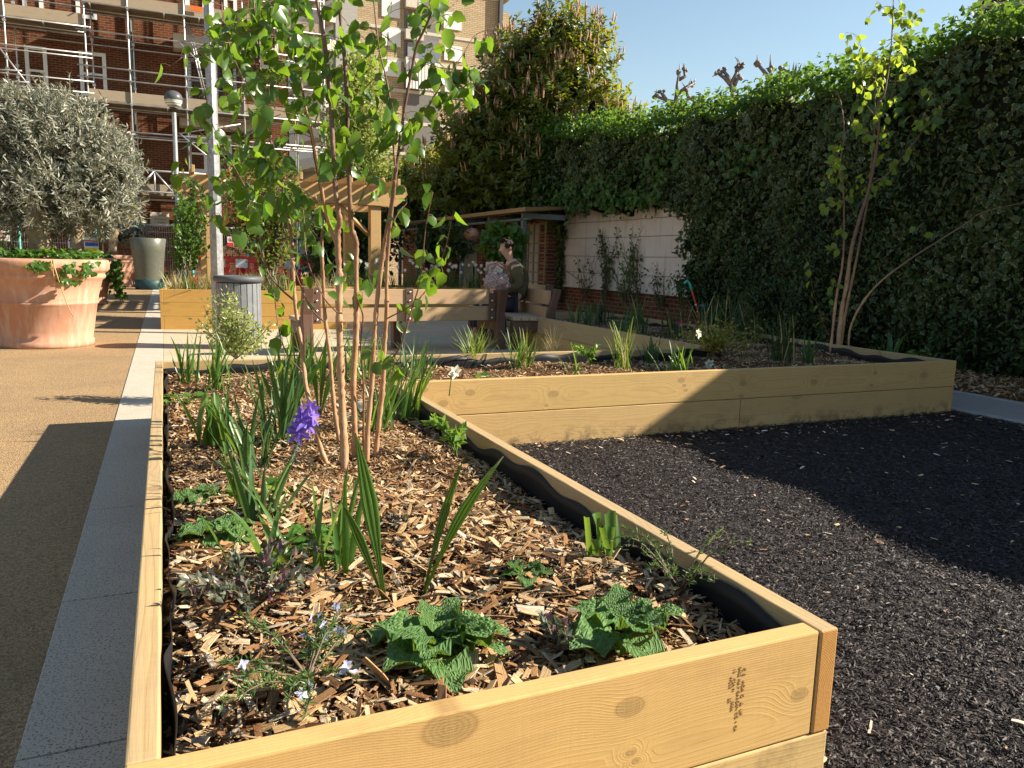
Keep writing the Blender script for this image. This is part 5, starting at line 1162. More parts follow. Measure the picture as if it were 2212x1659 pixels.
croc('pleated clump in front of the left hand iris leaves', 522, 1115, [(470, 965, .022, .2), (534, 905, .026, .1), (500, 1000, .02, 0)])
croc('dense pleated clump leaning right, left of the birch stems', 615, 925, [(720, 745, .034, .6), (690, 730, .034, .5), (655, 735, .03, .4), (700, 770, .034, .6), (600, 740, .03, .1), (575, 760, .028, -.1), (640, 770, .034, .2), (560, 790, .024, -.2)])
croc('pleated clump directly behind the birch stems', 690, 905, [(705, 720, .034, .1), (740, 735, .03, .3), (670, 745, .03, -.1), (725, 790, .03, .4)])
# camassia
p = place(565, 1130); cm = thing('camassia', 'purple camassia flower spike rising among strap leaves', 'flower', p)
d = float((p - CAM) @ FW); tops = [p] + [gd(x, y, d + .05) for x, y in ((600, 1050), (632, 985), (655, 925), (668, 885))]
m = MB().tube(tops, [.006, .0055, .005, .004, .002], 6); m.build('stem', M_STEMG, cm)
m = MB(); w_ = MB()
for q in np.linspace(0, 1, 26):
    c = tops[2] + (tops[4] - tops[2]) * q
    if q > .42:
        ax = nrm(np.array([rng.normal(), rng.normal(), .35])); flower6(m, c + ax * .02, ax, .046 * (1.15 - .4 * q), .17, 0, 6, .3)
    else: flower6(w_, c, rand_dirs(1)[0], .024, .07, 0, 5, .6)
m.build('petals', M_PURP, cm); w_.build('withered_petals', plain('withered', (.10, .085, .12), .8), cm)
clump('leaves', '', '', p + [0, 0, 0], 14, .38, .018, M_STRAPD, lean=(.1, .6), parent=cm)
clump('dry_grass', 'pale dry grass tuft at the foot of the birch stems', 'plant', place(655, 890), 60, .22, .004, M_GRASSD, lean=(.1, .9), rad=.05)
# rosettes of wrinkled leaves
RL = leaf_tpl(.34, 8, .22, .28, .42, .10, .5)
def rosette(label, px, py, r, n, up=.5, flat=False):
    p = place(px, py); mb = MB(); k = np.arange(n); a = k * 2.4 + rng.normal(0, .25, n); lv = k / n
    el = np.clip(up * (.2 + 1.2 * lv) + rng.normal(0, .12, n), .02, 1.3); ln = r * (1.05 - .5 * lv) * rng.uniform(.85, 1.15, n)
    D_ = np.stack([np.cos(a) * np.cos(el), np.sin(a) * np.cos(el), np.sin(el)], 1); N_ = np.stack([-np.cos(a) * np.sin(el), -np.sin(a) * np.sin(el), np.cos(el)], 1)
    mb.inst(RL, p + np.c_[np.cos(a) * .012, np.sin(a) * .012, .012 + lv * r * .22], D_, N_ + rng.normal(0, .15, (n, 3)), np.stack([ln * 1.05, ln, ln], 1))
    return tag(mb.build('leaf_rosette', M_WRINK), label, 'plant', 'rosettes of wrinkled leaves')
rosette('largest wrinkled rosette near the front board with an upright tip', 940, 1415, .15, 15, .62)
rosette('wrinkled rosette beside the front board towards the right corner', 1345, 1385, .15, 12, .5)
rosette('smallest wrinkled rosette alone in the middle of the chips', 1135, 1250, .07, 10, .4)
rosette('flat pale wrinkled rosette against the left timber', 470, 1165, .15, 11, .2)
rosette('dark wrinkled rosette behind the flat pale one', 430, 1082, .10, 9, .25)
rosette('wrinkled rosette half hidden behind the middle strap clump', 700, 1180, .09, 9, .4)
# low palmate leaves
GT = (np.array([[0, 0, 0]] + [[math.sin(a) * r_, .5 - math.cos(a) * r_ * .9, .03 * math.cos(5 * a)] for a, r_ in zip(np.linspace(.25, 2 * PI - .25, 17), [.4, .5, .36, .55, .38, .58, .4, .62, .45, .62, .4, .58, .38, .55, .36, .5, .4])], float), [[[0, i + 1, i + 2] for i in range(16)]], np.zeros((18, 3)))
def geranium(label, px, py, r, n):
    p = place(px, py); mb = MB(); a = rng.uniform(0, 2 * PI, n); q = r * np.sqrt(rng.uniform(0, 1, n)); P = p + np.c_[np.cos(a) * q, np.sin(a) * q, rng.uniform(.015, .06, n)]
    mb.inst(GT, P, np.c_[np.cos(a), np.sin(a), rng.normal(0, .2, n)], np.c_[rng.normal(0, .35, n), rng.normal(0, .35, n), np.ones(n)], rng.uniform(.035, .06, n), smooth=False)
    for b_ in P[::2]: mb.tube([p, (p + b_) / 2 + [0, 0, .012], b_], .0014, 4)
    return tag(mb.build('geranium', M_GERAN), label, 'plant', 'low lobed leaved plants')
geranium('lobed leaved plant by the left timber near the back', 400, 872, .11, 26); geranium('lobed leaved plant between the two middle strap clumps', 690, 1195, .09, 24)
geranium('lobed leaved plant below the broad leaved clump', 560, 1075, .08, 18); geranium('lobed leaved plant in the far bed at its right end', 1985, 772, .12, 22); geranium('lobed leaved plant low in the far bed below the tussocks', 1060, 830, .09, 18)
# rosemary, hebe, weeds
def sprig(label, name, cat, px, py, stems, n, ln, nl, lo, hi, tpl, mat, stem_mat, flat=.3, whorl=4, fl=0, grp=None):
    p = place(px, py); t_ = thing(name, label, cat, p, group=grp); s = MB(); m = MB(); f = MB()
    for k in range(stems):
        a = rng.uniform(0, 2 * PI); L_ = ln * rng.uniform(.5, 1.1); e = np.array([math.cos(a), math.sin(a), 0]) * L_; q = np.linspace(0, 1, 9)
        P = p + e * q[:, None] + np.array([0, 0, 1.]) * (L_ * flat * np.sin(q * 1.9) + rng.uniform(0, .03))[:, None] + rng.normal(0, .004, (9, 3)) * q[:, None]
        s.tube(P, np.linspace(.0028, .001, 9), 5)
        u = rng.uniform(.25, 1, nl); ii = (u * 7.99).astype(int); B = P[ii] + (P[ii + 1] - P[ii]) * (u * 8 - ii)[:, None]; T = nrm(P[ii + 1] - P[ii])
        d = nrm(T * .7 + rng.normal(0, .7, (nl, 3)) + [0, 0, .25]); m.inst(tpl, B, d, np.cross(d, rng.normal(size=(nl, 3))), rng.uniform(lo, hi, nl), smooth=False)
        if fl and rng.uniform() < fl: c = P[6] + [0, 0, .012]; [flower6(f, c + rng.normal(0, .006, 3), rand_dirs(1, .6)[0], .012, .35, 0, 4, .4) for _ in range(3)]
    s.build('stems', stem_mat, t_); m.build('leaves', mat, t_)
    if fl and f.V: f.build('petals', M_PALEB, t_)
    return t_
TN = simple_leaf(.10, .05); TO = simple_leaf(.28, .12)
sprig('trailing rosemary with pale blue flowers near the front board', 'rosemary', 'plant', 665, 1490, 17, 9, .20, 75, .012, .022, TN, M_ROSE, M_TWIG, .35, fl=.5, grp='rosemary plants')
sprig('sparse twiggy rosemary in the right front corner', 'rosemary', 'plant', 1465, 1290, 13, 9, .17, 38, .012, .022, TN, M_ROSE, M_TWIG, .75, grp='rosemary plants')
sprig('grey green hebe with purplish tips at the left of the bed', 'hebe', 'plant', 545, 1325, 16, 9, .17, 34, .018, .030, TO, M_HEBE, M_TWIG, .6, grp='hebe plants')
sprig('tiny hebe seedling left of the right hand rosette', 'hebe', 'plant', 1195, 1395, 6, 9, .08, 16, .016, .026, TO, M_HEBE, M_TWIG, .6, grp='hebe plants')
sprig('tiny hebe between the middle clump and the leaning pleated clump', 'hebe', 'plant', 845, 1150, 8, 9, .08, 18, .012, .02, TO, M_HEBE, M_TWIG, .35, grp='hebe plants')
sprig('fresh green leafy seedling beside the right timber near the birch', 'seedling', 'plant', 985, 990, 8, 9, .12, 14, .03, .05, TO, M_GERAN, M_STEMG, 1.3)
sprig('small bright weed low in the far bed beside the back rail', 'seedling', 'plant', 1275, 795, 8, 9, .14, 18, .03, .06, TO, M_GERAN, M_STEMG, 1.)
# variegated shrub
p = place(510, 775); ps = thing('variegated_shrub', 'cream and green variegated shrub at the back of the near bed', 'shrub', p); s = MB(); m = MB(); dd = float((p - CAM) @ FW)
for (x, y) in ((470, 625), (490, 615), (440, 660), (430, 690), (520, 640), (545, 680), (560, 700), (590, 695), (500, 660), (480, 690), (460, 640), (530, 665), (550, 730), (450, 720), (500, 620), (515, 700), (570, 720), (480, 650)):
    e = gd(x, y, dd + rng.normal(0, .12)); mid = (p + e) / 2 + rng.normal(0, .03, 3); q = np.linspace(0, 1, 10)[:, None]; P = p * (1 - q) ** 2 + 2 * mid * q * (1 - q) + e * q * q
    s.tube(P, np.linspace(.006, .002, 10), 5); k = 95; u = rng.uniform(.3, 1, k); B = P[(u * 9).astype(int)] + rng.normal(0, .035, (k, 3)); m.inst(TO, B, rand_dirs(k, .4), rand_dirs(k, .5), rng.uniform(.025, .045, k), smooth=False)
s.build('stems', M_TWIG, ps); m.build('leaves', M_PITTO, ps)
# far bed
GF = 'tussocks in the far bed'
def tus(label, px, py, n, ln, wd, mat, **k): return clump('grass_tussock', label, 'plant', place(px, py), n, ln, wd, mat, group=GF, **k)
tus('bright green tussock in front of the bench end, in full sun', 1025, 785, 75, .34, .010, M_GRASSB, lean=(.05, .75), rad=.03, dry=.06)
tus('loose green tussock right of the bright one', 1125, 792, 55, .33, .012, M_STRAP, lean=(.05, .7), rad=.045, dry=.12)
tus('thin dry tussock against the back rail', 1195, 775, 40, .32, .004, M_GRASSD, lean=(.1, .8), rad=.03)
tus('tall pale tussock at the middle of the far bed front', 1345, 800, 42, .42, .009, M_GRASSB, lean=(.02, .35), rad=.025, dry=.15)
tus('small strap tussock with three long leaves by the front board', 1240, 812, 8, .24, .018, M_STRAP, lean=(.1, .8))
tus('dark upright strap tussock behind the tall pale one', 1402, 782, 26, .26, .015, M_STRAPD, lean=(.02, .35), rad=.035)
tus('strap tussock at the shadow edge next to the narcissus', 1465, 808, 24, .27, .016, M_STRAP, lean=(.05, .5), rad=.05)
tus('biggest dark tussock at the foot of the slender birch', 1690, 785, 90, .50, .009, M_GRASSK, lean=(.03, .55), rad=.05, dry=.08)
tus('sword leaved tussock between the big tussock and the slender birch', 1745, 790, 18, .36, .020, M_STRAPD, lean=(.05, .5))
tus('tulip like leaves right of the slender birch', 1918, 778, 9, .27, .05, M_STRAPD, lean=(.03, .4), curl=(0, .4))
for k, (px, py, n, ln, lab) in enumerate(((1262, 705, 34, .36, 'dark tussock under the left end of the pale panel'), (1300, 700, 50, .38, 'thin dark tussock under the left climber'), (1375, 718, 40, .42, 'dark sword tussock under the middle of the panel'), (1455, 728, 44, .34, 'dark tussock in front of the right part of the panel'), (1530, 735, 40, .44, 'dark sword tussock beside the garden fork'), (1580, 730, 46, .50, 'dark tall tussock at the edge of the small leaved hedge'), (1345, 722, 40, .24, 'low dark tussock nearest the inner board'), (1620, 740, 38, .42, 'dark tussock left of the biggest one'))):
    tus(lab, px, py, n, ln * 1.25, .013 if k % 2 else .018, M_STRAPD if k % 2 == 0 else M_GRASSK, lean=(.03, .5), rad=.07, dry=.1)
p = place(1555, 775); eu = thing('euonymus', 'low shrub with yellow edged leaves in the shaded part of the far bed', 'shrub', p); s = MB(); m = MB()
for k in range(26):
    e = p + np.array([rng.normal(0, .22), rng.normal(0, .16), rng.uniform(.1, .32)]); q = np.linspace(0, 1, 7)[:, None]; P = p * (1 - q) + e * q + [0, 0, .05] * np.sin(q * PI); s.tube(P, .003, 4); kk = 46
    B = P[rng.integers(2, 7, kk)] + rng.normal(0, .03, (kk, 3)); m.inst(TO, B, rand_dirs(kk, .4), rand_dirs(kk, .5), rng.uniform(.025, .042, kk), smooth=False)
s.build('stems', M_TWIG, eu); m.build('leaves', M_EUON, eu)
for (px, py, lab) in ((1468, 705, 'small pink flower head left of the garden fork'), (1503, 703, 'small pink flower head right beside the garden fork')):
    p = place(px, py + 30); t_ = thing('pink_flower', lab, 'flower', p); e = gd(px, py - 8, float((p - CAM) @ FW)); MB().tube([p, e], .003, 4).build('stem', M_STEMG, t_); f = MB(); [flower6(f, e, rand_dirs(1, .4)[0], .03, .2, 0, 8, .4) for _ in range(3)]; f.build('petals', plain('pink_petal', (.6, .04, .2), .6), t_)
# garden fork with red shaft
p = gz(1512, 690, .4); d = float((p - CAM) @ FW); fk = thing('garden_fork', 'garden tool with red striped shaft and teal handle leaning on the hedge', 'garden tool', p)
a, b_ = gd(1511, 682, d), gd(1498, 640, d); c_ = gd(1490, 614, d)
MB().tube([p - [0, 0, .05], a, b_, (b_ + c_) / 2], .014, 7).build('shaft', M_RED, fk)
for q in (.3, .6): e = p + (b_ - p) * q; MB().tube([e, e + (b_ - p) * .07], .0155, 7).build('white_stripe', M_WHITEP, fk)
MB().tube([(b_ + c_) / 2, c_, c_ + [-.05, 0, .05], c_ + [-.1, 0, .02]], .02, 6).build('handle', M_TEAL, fk); e = gd(1512, 660, d); MB().tube([e, e + [.12, 0, 0]], .02, 6).build('grip', plain('teal_grip', (.01, .16, .2), .5), fk)

# daffodils before the shelter, grasses of the three board planter
for k in range(28):
    x, y = rng.uniform(1.8, 5.1), rng.uniform(14.0, 15.0); o = clump('daffodil_clump', 'daffodil clump in the planter before the shelter', 'plant', (x, y, .55), 12, .42, .016, M_STRAPD, lean=(.03, .4), rad=.04, group='daffodils in the planter before the shelter')
    f = MB()
    for q in range(rng.integers(1, 4)): c = np.array([x, y, .55]) + [rng.normal(0, .09), rng.normal(0, .08), rng.uniform(.38, .62)]; f.tube([(x, y, .5), c], .004, 4, 1); flower6(f, c, (rng.normal(-.3, .4), -1, .2), .042, .26); flower6(f, c, (0, -1, .2), .025, .45, 0, 6, 1.2)
    o2 = f.build('flowers', [M_WHITE, M_STEMG], o)
for k in range(22):
    u, v_ = rng.uniform(.03, .97), rng.uniform(.08, .9); a = np.array(A_) + (np.array(B_) - np.array(A_)) * u + nrm([-(B_[1] - A_[1]), B_[0] - A_[0]]) * 2.1 * v_; kind = k % 3
    clump('grass_tussock', ['dry straw coloured tussock in the three board planter', 'bright green tussock in the three board planter', 'dark green tussock in the three board planter'][kind], 'plant', (*a, .54), (60, 46, 46)[kind], (.42, .40, .36)[kind], (.006, .016, .009)[kind], (M_GRASSD, M_STRAP, M_GRASSK)[kind], lean=(.05, .7), rad=.08, group=['straw tussocks in the three board planter', 'green tussocks in the three board planter', 'dark tussocks in the three board planter'][kind], dry=.25)

# ------------------------------------------------------------------ trees
BL_ = leaf_tpl(.36, 6, .25, .25, .38, .07)
BL2 = leaf_tpl(.40, 3, .22, .2, .42)
def catmull(P, n=6):
    P = np.array(P, float); Q = np.vstack([2 * P[0] - P[1], P, 2 * P[-1] - P[-2]]); out = []
    for i in range(1, len(Q) - 2):
        for u in np.linspace(0, 1, n, endpoint=False):
            a, b_, c_, d_ = Q[i - 1], Q[i], Q[i + 1], Q[i + 2]; out.append(.5 * ((2 * b_) + (-a + c_) * u + (2 * a - 5 * b_ + 4 * c_ - d_) * u * u + (-a + 3 * b_ - 3 * c_ + d_) * u ** 3))
    return np.array(out + [P[-1]])
class Tree:
    def __init__(s): s.big = MB(); s.tw = MB(); s.lf = MB(); s.B = []; s.D_ = []; s.N = []; s.S = []
    def limb(s, pts, dep0, dep1, r0, r1, thin=False):
        q = np.linspace(0, 1, len(pts)); P = catmull([gd(x, y, dep0 + (dep1 - dep0) * u) for (x, y), u in zip(pts, q)]); (s.tw if thin else s.big).tube(P, np.linspace(r0, r1, len(P)) * (1 + .12 * rng.normal(size=len(P)) * (not thin)), 5 if thin else 9); return P
    def leaf(s, c, lo, hi, hang=1.):
        e = c + rng.normal(0, .012, 3) + nrm(rng.normal(0, 1, 3) - [0, 0, .3]) * rng.uniform(.012, .03); s.tw.tube([c, (c + e) / 2 + [0, 0, .004], e], .0009, 4, cap=False)
        d = nrm(rng.normal(0, .55, 3) + nrm(e - c) * .4 - [0, 0, hang]); n_ = rng.normal(size=3); n_[2] *= .5; s.B.append(e); s.D_.append(d); s.N.append(n_); s.S.append(rng.uniform(lo, hi))
    def leaves(s, P, step, lo, hi, t0=.15, hang=1., two=.35):
        ln = np.r_[0, np.cumsum(np.linalg.norm(np.diff(P, axis=0), axis=1))]; x = ln[-1] * t0
        while x < ln[-1]:
            c = np.array([np.interp(x, ln, P[:, j]) for j in range(3)]); s.leaf(c, lo, hi, hang)
            if rng.uniform() < two: s.leaf(c, lo, hi, hang)
            x += step * rng.uniform(.6, 1.5)
        s.leaf(P[-1], lo, hi, hang)
    def side(s, P, n, ln, step, lo, hi, t0=.3, drop=.35, r=.0016):
        for _ in range(n):
            i = rng.integers(int(len(P) * t0), len(P)); d = nrm(rng.normal(0, 1, 3) * [1, 1, .5]); L_ = ln * rng.uniform(.5, 1.2); q = np.linspace(0, 1, 7)[:, None]
            Q = P[i] + d * L_ * q + np.array([0, 0, 1]) * (L_ * (.45 * q - (.45 + drop) * q * q)); s.tw.tube(Q, np.linspace(r, r * .5, 7), 4); s.leaves(Q, step, lo, hi)
    def done(s, t_, tpl, lm, bm, tm):
        s.big.build('stems', bm, t_); s.tw.build('twigs', tm, t_); s.lf.inst(tpl, np.array(s.B), np.array(s.D_), np.array(s.N), np.array(s.S)); s.lf.build('crown', lm, t_); return len(s.B)
def dep22(x, y): return float((gz(x, y, .35) - CAM) @ FW)
bt = thing('birch_tree', 'young multi-stemmed birch with slender orange-brown stems in the near bed', 'tree', place(750, 1005), group='young birches in the raised beds')
T = Tree(); LO, HI = .042, .074
A1 = T.limb([(708, 1005), (697, 980), (685, 939), (673, 889), (660, 829), (652, 755), (638, 660), (633, 585), (630, 520), (622, 470), (611, 440), (611, 400), (593, 345), (578, 260), (568, 190), (556, 100), (548, 0), (545, -60)], dep22(708, 1005), 3.2, .011, .0035)
B1 = T.limb([(735, 968), (723, 892), (717, 829), (713, 775), (703, 697), (700, 647), (697, 590), (695, 545), (697, 477), (694, 415), (673, 297), (648, 172), (625, 82), (609, 20), (596, -60)], dep22(735, 968), 3.0, .0105, .004)
C1 = T.limb([(744, 1017), (743, 954), (739, 879), (737, 829), (734, 740), (732, 665), (733, 602), (730, 545), (729, 500), (734, 477), (728, 445), (725, 415), (718, 300), (713, 200), (700, 87), (684, 0), (672, -70)], dep22(744, 1017), 2.8, .0165, .0065)
C2 = T.limb([(731, 540), (708, 477), (697, 420), (680, 320), (660, 230)], dep22(744, 1017), 2.9, .007, .004)
D1 = T.limb([(766, 992), (766, 930), (763, 829), (768, 740), (770, 665), (769, 565), (769, 522), (760, 497), (757, 460), (755, 415), (752, 325), (750, 237), (745, 137), (737, 62), (732, 0), (726, -70)], dep22(766, 992), 2.85, .0135, .006)
E1 = T.limb([(792, 1000), (794, 929), (803, 829), (808, 740), (813, 665), (825, 565), (833, 510), (844, 452), (849, 415), (858, 350), (873, 240), (888, 160), (900, 100), (923, 50), (934, 15), (945, -40)], dep22(792, 1000), 2.75, .0115, .0035)
F1 = T.limb([(810, 993), (818, 917), (827, 829), (830, 752), (835, 677), (835, 602), (840, 515), (848, 440), (853, 390)], dep22(810, 993), 2.95, .011, .006)
G1 = T.limb([(785, 985), (785, 900), (785, 829), (779, 740), (784, 685), (775, 655), (770, 640)], dep22(785, 985), 2.95, .005, .0022, True)
H1 = T.limb([(855, 372), (848, 300), (845, 250), (838, 187), (818, 100), (807, 0), (800, -60)], 2.9, 2.7, .0045, .0022, True)
d0 = 3.0
tw = [([(653, 805), (620, 765), (603, 715), (593, 645), (585, 600)], .0035, .06), ([(633, 647), (603, 620), (575, 577), (553, 470), (535, 415), (500, 350), (475, 300), (457, 262), (440, 185)], .004, .045), ([(700, 695), (668, 660), (635, 577), (610, 480), (590, 420)], .0035, .10), ([(728, 675), (698, 640), (663, 557), (655, 455), (640, 400)], .003, .13),
      ([(805, 805), (860, 757), (890, 665), (908, 602), (920, 490), (935, 415)], .004, .10), ([(838, 687), (895, 655), (940, 602)], .0032, .05), ([(910, 610), (930, 580), (950, 565), (963, 532), (978, 462)], .0025, .06), ([(928, 57), (958, 30), (985, 5)], .003, .07), ([(853, 312), (890, 270), (928, 225), (950, 190), (975, 155), (1005, 110), (1028, 75), (1065, 62)], .0035, .036), ([(928, 225), (945, 200), (985, 215), (1010, 190)], .002, .04),
      ([(950, 190), (930, 130), (935, 100)], .002, .045), ([(975, 155), (1000, 150), (1030, 140)], .002, .045), ([(870, 345), (890, 300), (905, 260)], .002, .06), ([(900, 100), (900, 55), (903, 0)], .003, .06), ([(478, -20), (482, 40), (500, 110), (530, 180), (560, 240)], .0025, .06), ([(848, 300), (835, 260), (825, 220)], .0015, .06), ([(878, 440), (855, 470), (850, 520)], .0012, .09), ([(838, 187), (810, 200), (795, 240)], .0015, .06), ([(752, 325), (775, 300), (790, 260)], .0015, .07), ([(830, 420), (870, 400), (880, 440)], .0015, .06), ([(560, 60), (520, 70), (500, 40)], .0015, .05), ([(440, 250), (425, 235), (415, 240)], .0012, .04), ([(1000, 110), (960, 100), (930, 110)], .0015, .04), ([(780, 640), (790, 620), (800, 600)], .001, .06), ([(770, 600), (740, 600), (735, 640)], .001, .07), ([(828, 720), (810, 760), (850, 790)], .001, .08)]
for pts, r0, st in tw:
    P = T.limb(pts, d0 + rng.normal(0, .12), d0 + rng.normal(-.05, .2), r0, r0 * .35, True); T.leaves(P, st, LO, HI, .2, 1.1, .3)
for P, n, ln, t0 in ((A1, 15, .26, .64), (B1, 12, .26, .66), (C1, 4, .18, .72), (C2, 5, .22, .2), (D1, 4, .18, .7), (E1, 5, .16, .66), (H1, 5, .14, .2)): T.side(P, n, ln, .042, LO, HI, t0)
for (cx, cy, sx, sy, n) in ((610, 90, 55, 80, 11), (555, 220, 45, 90, 10), (620, 300, 50, 80, 6), (590, 400, 45, 60, 5), (520, 330, 40, 60, 4), (660, 30, 50, 40, 5), (840, 50, 40, 40, 3), (950, 120, 40, 40, 2), (540, 40, 45, 50, 5)):
    for k in range(n):
        c = gd(rng.normal(cx, sx), rng.normal(cy, sy), d0 + rng.normal(-.05, .22)); d = rng.normal(0, 1, 3) * [1, 1, .3] + [0, 0, .2]; q = np.linspace(0, 1, 7)[:, None]; L_ = rng.uniform(.12, .26); Q = c + nrm(d) * L_ * q + [0, 0, 1] * (-.35 * L_ * q * q); T.tw.tube(Q, np.linspace(.0016, .0008, 7), 4); T.leaves(Q, .05, LO, HI)
T.done(bt, BL_, M_BIRCH, M_BARK, M_BARKD)

ft = thing('birch_tree', 'slender young birch with yellow-green sunlit leaves in front of the dark hedge', 'tree', place(1815, 770), group='young birches in the raised beds'); T = Tree(); q = dep22(1812, 765)
S1 = T.limb([(1793, 768), (1806, 647), (1819, 577), (1823, 515), (1822, 415), (1816, 350), (1824, 287), (1814, 212), (1797, 192)], q, q, .014, .004)
S2 = T.limb([(1809, 768), (1819, 665), (1829, 615), (1839, 540), (1859, 465), (1875, 415), (1891, 337), (1899, 275), (1897, 225), (1911, 200), (1924, 112), (1929, 25), (1930, -15)], q, q - .2, .024, .004)
S3 = T.limb([(1813, 770), (1824, 690), (1842, 600), (1856, 530), (1873, 440), (1881, 375), (1889, 275), (1891, 175), (1896, 120)], q + .1, q, .016, .004)
S4 = T.limb([(1832, 777), (1839, 702), (1884, 627), (1959, 565), (2084, 485), (2121, 460), (2212, 437), (2260, 425)], q, q - .6, .014, .003)
for pts, r0, st in (([(1881, 398), (1924, 370), (1984, 295), (2019, 250), (2014, 212), (2001, 187)], .006, .12), ([(1926, 90), (1945, 90), (1967, 50), (1981, 27)], .004, .08), ([(1960, 340), (1975, 350), (1985, 360)], .003, .07), ([(1960, 255), (1975, 250), (1990, 280)], .003, .06), ([(1822, 480), (1812, 500), (1805, 540)], .003, .07), ([(1806, 620), (1800, 600), (1795, 640)], .003, .06), ([(1793, 730), (1775, 690), (1755, 620), (1745, 560)], .003, .16), ([(1890, 250), (1870, 220), (1860, 150), (1830, 100)], .004, .06), ([(1895, 200), (1880, 150), (1850, 80), (1830, 70)], .004, .06), ([(1920, 130), (1945, 120), (1960, 160)], .003, .06), ([(1900, 180), (1915, 140), (1950, 110)], .003, .06), ([(1885, 320), (1870, 290), (1855, 270)], .003, .07), ([(1822, 400), (1800, 330), (1805, 310)], .003, .07), ([(1818, 350), (1805, 345), (1800, 370)], .002, .05), ([(1870, 420), (1900, 400), (1910, 380)], .002, .1), ([(1926, 40), (1910, 20), (1898, 5)], .003, .07), ([(1990, 520), (2000, 500), (1985, 490)], .002, .2)):
    P = T.limb(pts, q - .05, q - .1 + rng.normal(0, .15), r0, r0 * .4, True); T.leaves(P, st * .9, .06, .095, .2, .9, .45)
for P, n, t0 in ((S2, 20, .52), (S3, 14, .55), (S1, 7, .45)): T.side(P, n, .24, .07, .055, .09, t0, .35, .0025)
T.done(ft, BL2, M_BIRCHY, M_BARK, M_BARKD)

# climbers on the pale panel
def climber(label, x22, y0, y1, wid, n, mat=M_JAS, X=WX - .14, st=9):
    b_ = gx(x22, y0, X); b_[2] = .35; t_ = thing('climbing_plant', label, 'climber', b_, group='climbers on the pale panel'); s = MB(); m = MB()
    for k in range(st):
        e = gx(x22 + rng.normal(0, wid), y1 + abs(rng.normal(0, 30)), X + rng.uniform(-.1, .05)); q = np.linspace(0, 1, 12)[:, None]; P = b_ * (1 - q) + e * q + np.array([0, 1, 0]) * np.sin(q * PI * rng.uniform(1, 2.5)) * rng.normal(0, .12) + rng.normal(0, .015, (12, 3)); P[:, 0] = np.minimum(P[:, 0], WX - .085)
        s.tube(P, np.linspace(.010, .003, 12), 5); kk = n; u = rng.uniform(.15, 1, kk); B = P[(u * 11).astype(int)] + rng.normal(0, .05, (kk, 3)); B[:, 0] = np.minimum(B[:, 0], WX - .09); m.inst(TO, B, rand_dirs(kk, -.2), nrm(np.array([-1, -.3, .4]) + rng.normal(0, .6, (kk, 3))), rng.uniform(.05, .10, kk), smooth=False)
    s.build('stems', M_TWIG, t_); m.build('leaves', mat, t_)
climber('thin climber at the left end of the pale panel', 1262, 640, 545, 14, 16, st=7); climber('tall leafy climber left of the panel middle with a bushy top', 1305, 650, 490, 18, 30, st=10); climber('upright multi-stemmed climber at the panel middle', 1345, 690, 480, 20, 34, M_IVYG, st=10); climber('dark leaved twining climber right of the panel middle', 1375, 660, 520, 14, 22, st=6); climber('sparse twiggy climber at the right of the pale panel', 1425, 665, 560, 14, 12, st=8)

# olive trees
TOL = (np.array([[0, 0, 0], [-.10, .35, .02], [-.09, .7, .01], [0, 1, -.06], [.09, .7, .01], [.10, .35, .02]], float), [[[0, 1, 5]], [[1, 2, 4, 5]], [[2, 3, 4]]], np.array([[0, 0, 0], [-1, .35, 0], [-1, .7, 0], [0, 1, 0], [1, .7, 0], [1, .35, 0]], float))
def olive(label, x, y, z0, lobes, n, trunk, shoots=0, lf=(.055, .10)):
    t_ = thing('olive_tree', label, 'tree', (x, y, z0), group='olive trees in terracotta pots'); tk = MB(); m = MB(); cz = MB()
    P = catmull(trunk, 4); tk.tube(P, np.linspace(.15, .11, len(P)) * (1 + .12 * np.sin(np.arange(len(P)) * 1.9)), 11)
    top = P[-1]
    for (c, r) in lobes:
        c = np.array(c); tk.tube([top - [0, 0, .1], (top + c) / 2 + rng.normal(0, .05, 3), c], [.04, .02, .006], 6); kk = int(n * r * r)
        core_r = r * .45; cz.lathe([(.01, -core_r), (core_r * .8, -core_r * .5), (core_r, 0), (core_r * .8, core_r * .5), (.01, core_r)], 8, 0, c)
        d = rand_dirs(kk, .1); B = c + d * r * rng.uniform(.45, 1.06, (kk, 1)) * [1, 1, .85]; ax = nrm(d + rng.normal(0, .55, (kk, 3)) + [0, 0, .35])
        tk2 = ax * rng.uniform(.12, .22, (kk, 1))
        for j in range(9):
            u = j / 9; sd = nrm(np.cross(ax, rng.normal(size=(kk, 3)))); m.inst(TOL, B + tk2 * u, ax * .75 + sd, ax + rng.normal(0, .5, (kk, 3)), rng.uniform(*lf, kk), smooth=False)
        for b_, e in zip(B[::4], tk2[::4]): tk.tube([b_, b_ + e], .003, 3, cap=False)
        for k in range(int(shoots * r * r)):
            a = rng.uniform(0, 2 * PI); b_ = c + np.array([math.cos(a) * r * .75, math.sin(a) * r * .75, r * .6]) * rng.uniform(.3, 1); L_ = rng.uniform(.2, .55); e = b_ + np.array([rng.normal(0, .1), rng.normal(0, .1), L_]); tk.tube([b_, e], [.005, .002], 4); kk2 = int(L_ * 60); u = rng.uniform(0, 1, kk2)
            sd = rand_dirs(kk2); m.inst(TOL, b_ + (e - b_) * u[:, None], sd * [1, 1, .3] + [0, 0, .75], sd + rng.normal(0, .4, (kk2, 3)), rng.uniform(.05, .085, kk2), smooth=False)
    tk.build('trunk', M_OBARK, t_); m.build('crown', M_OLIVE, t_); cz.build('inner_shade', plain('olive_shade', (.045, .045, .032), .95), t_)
d = 9.85; ox, oy = -2.66, 10.15
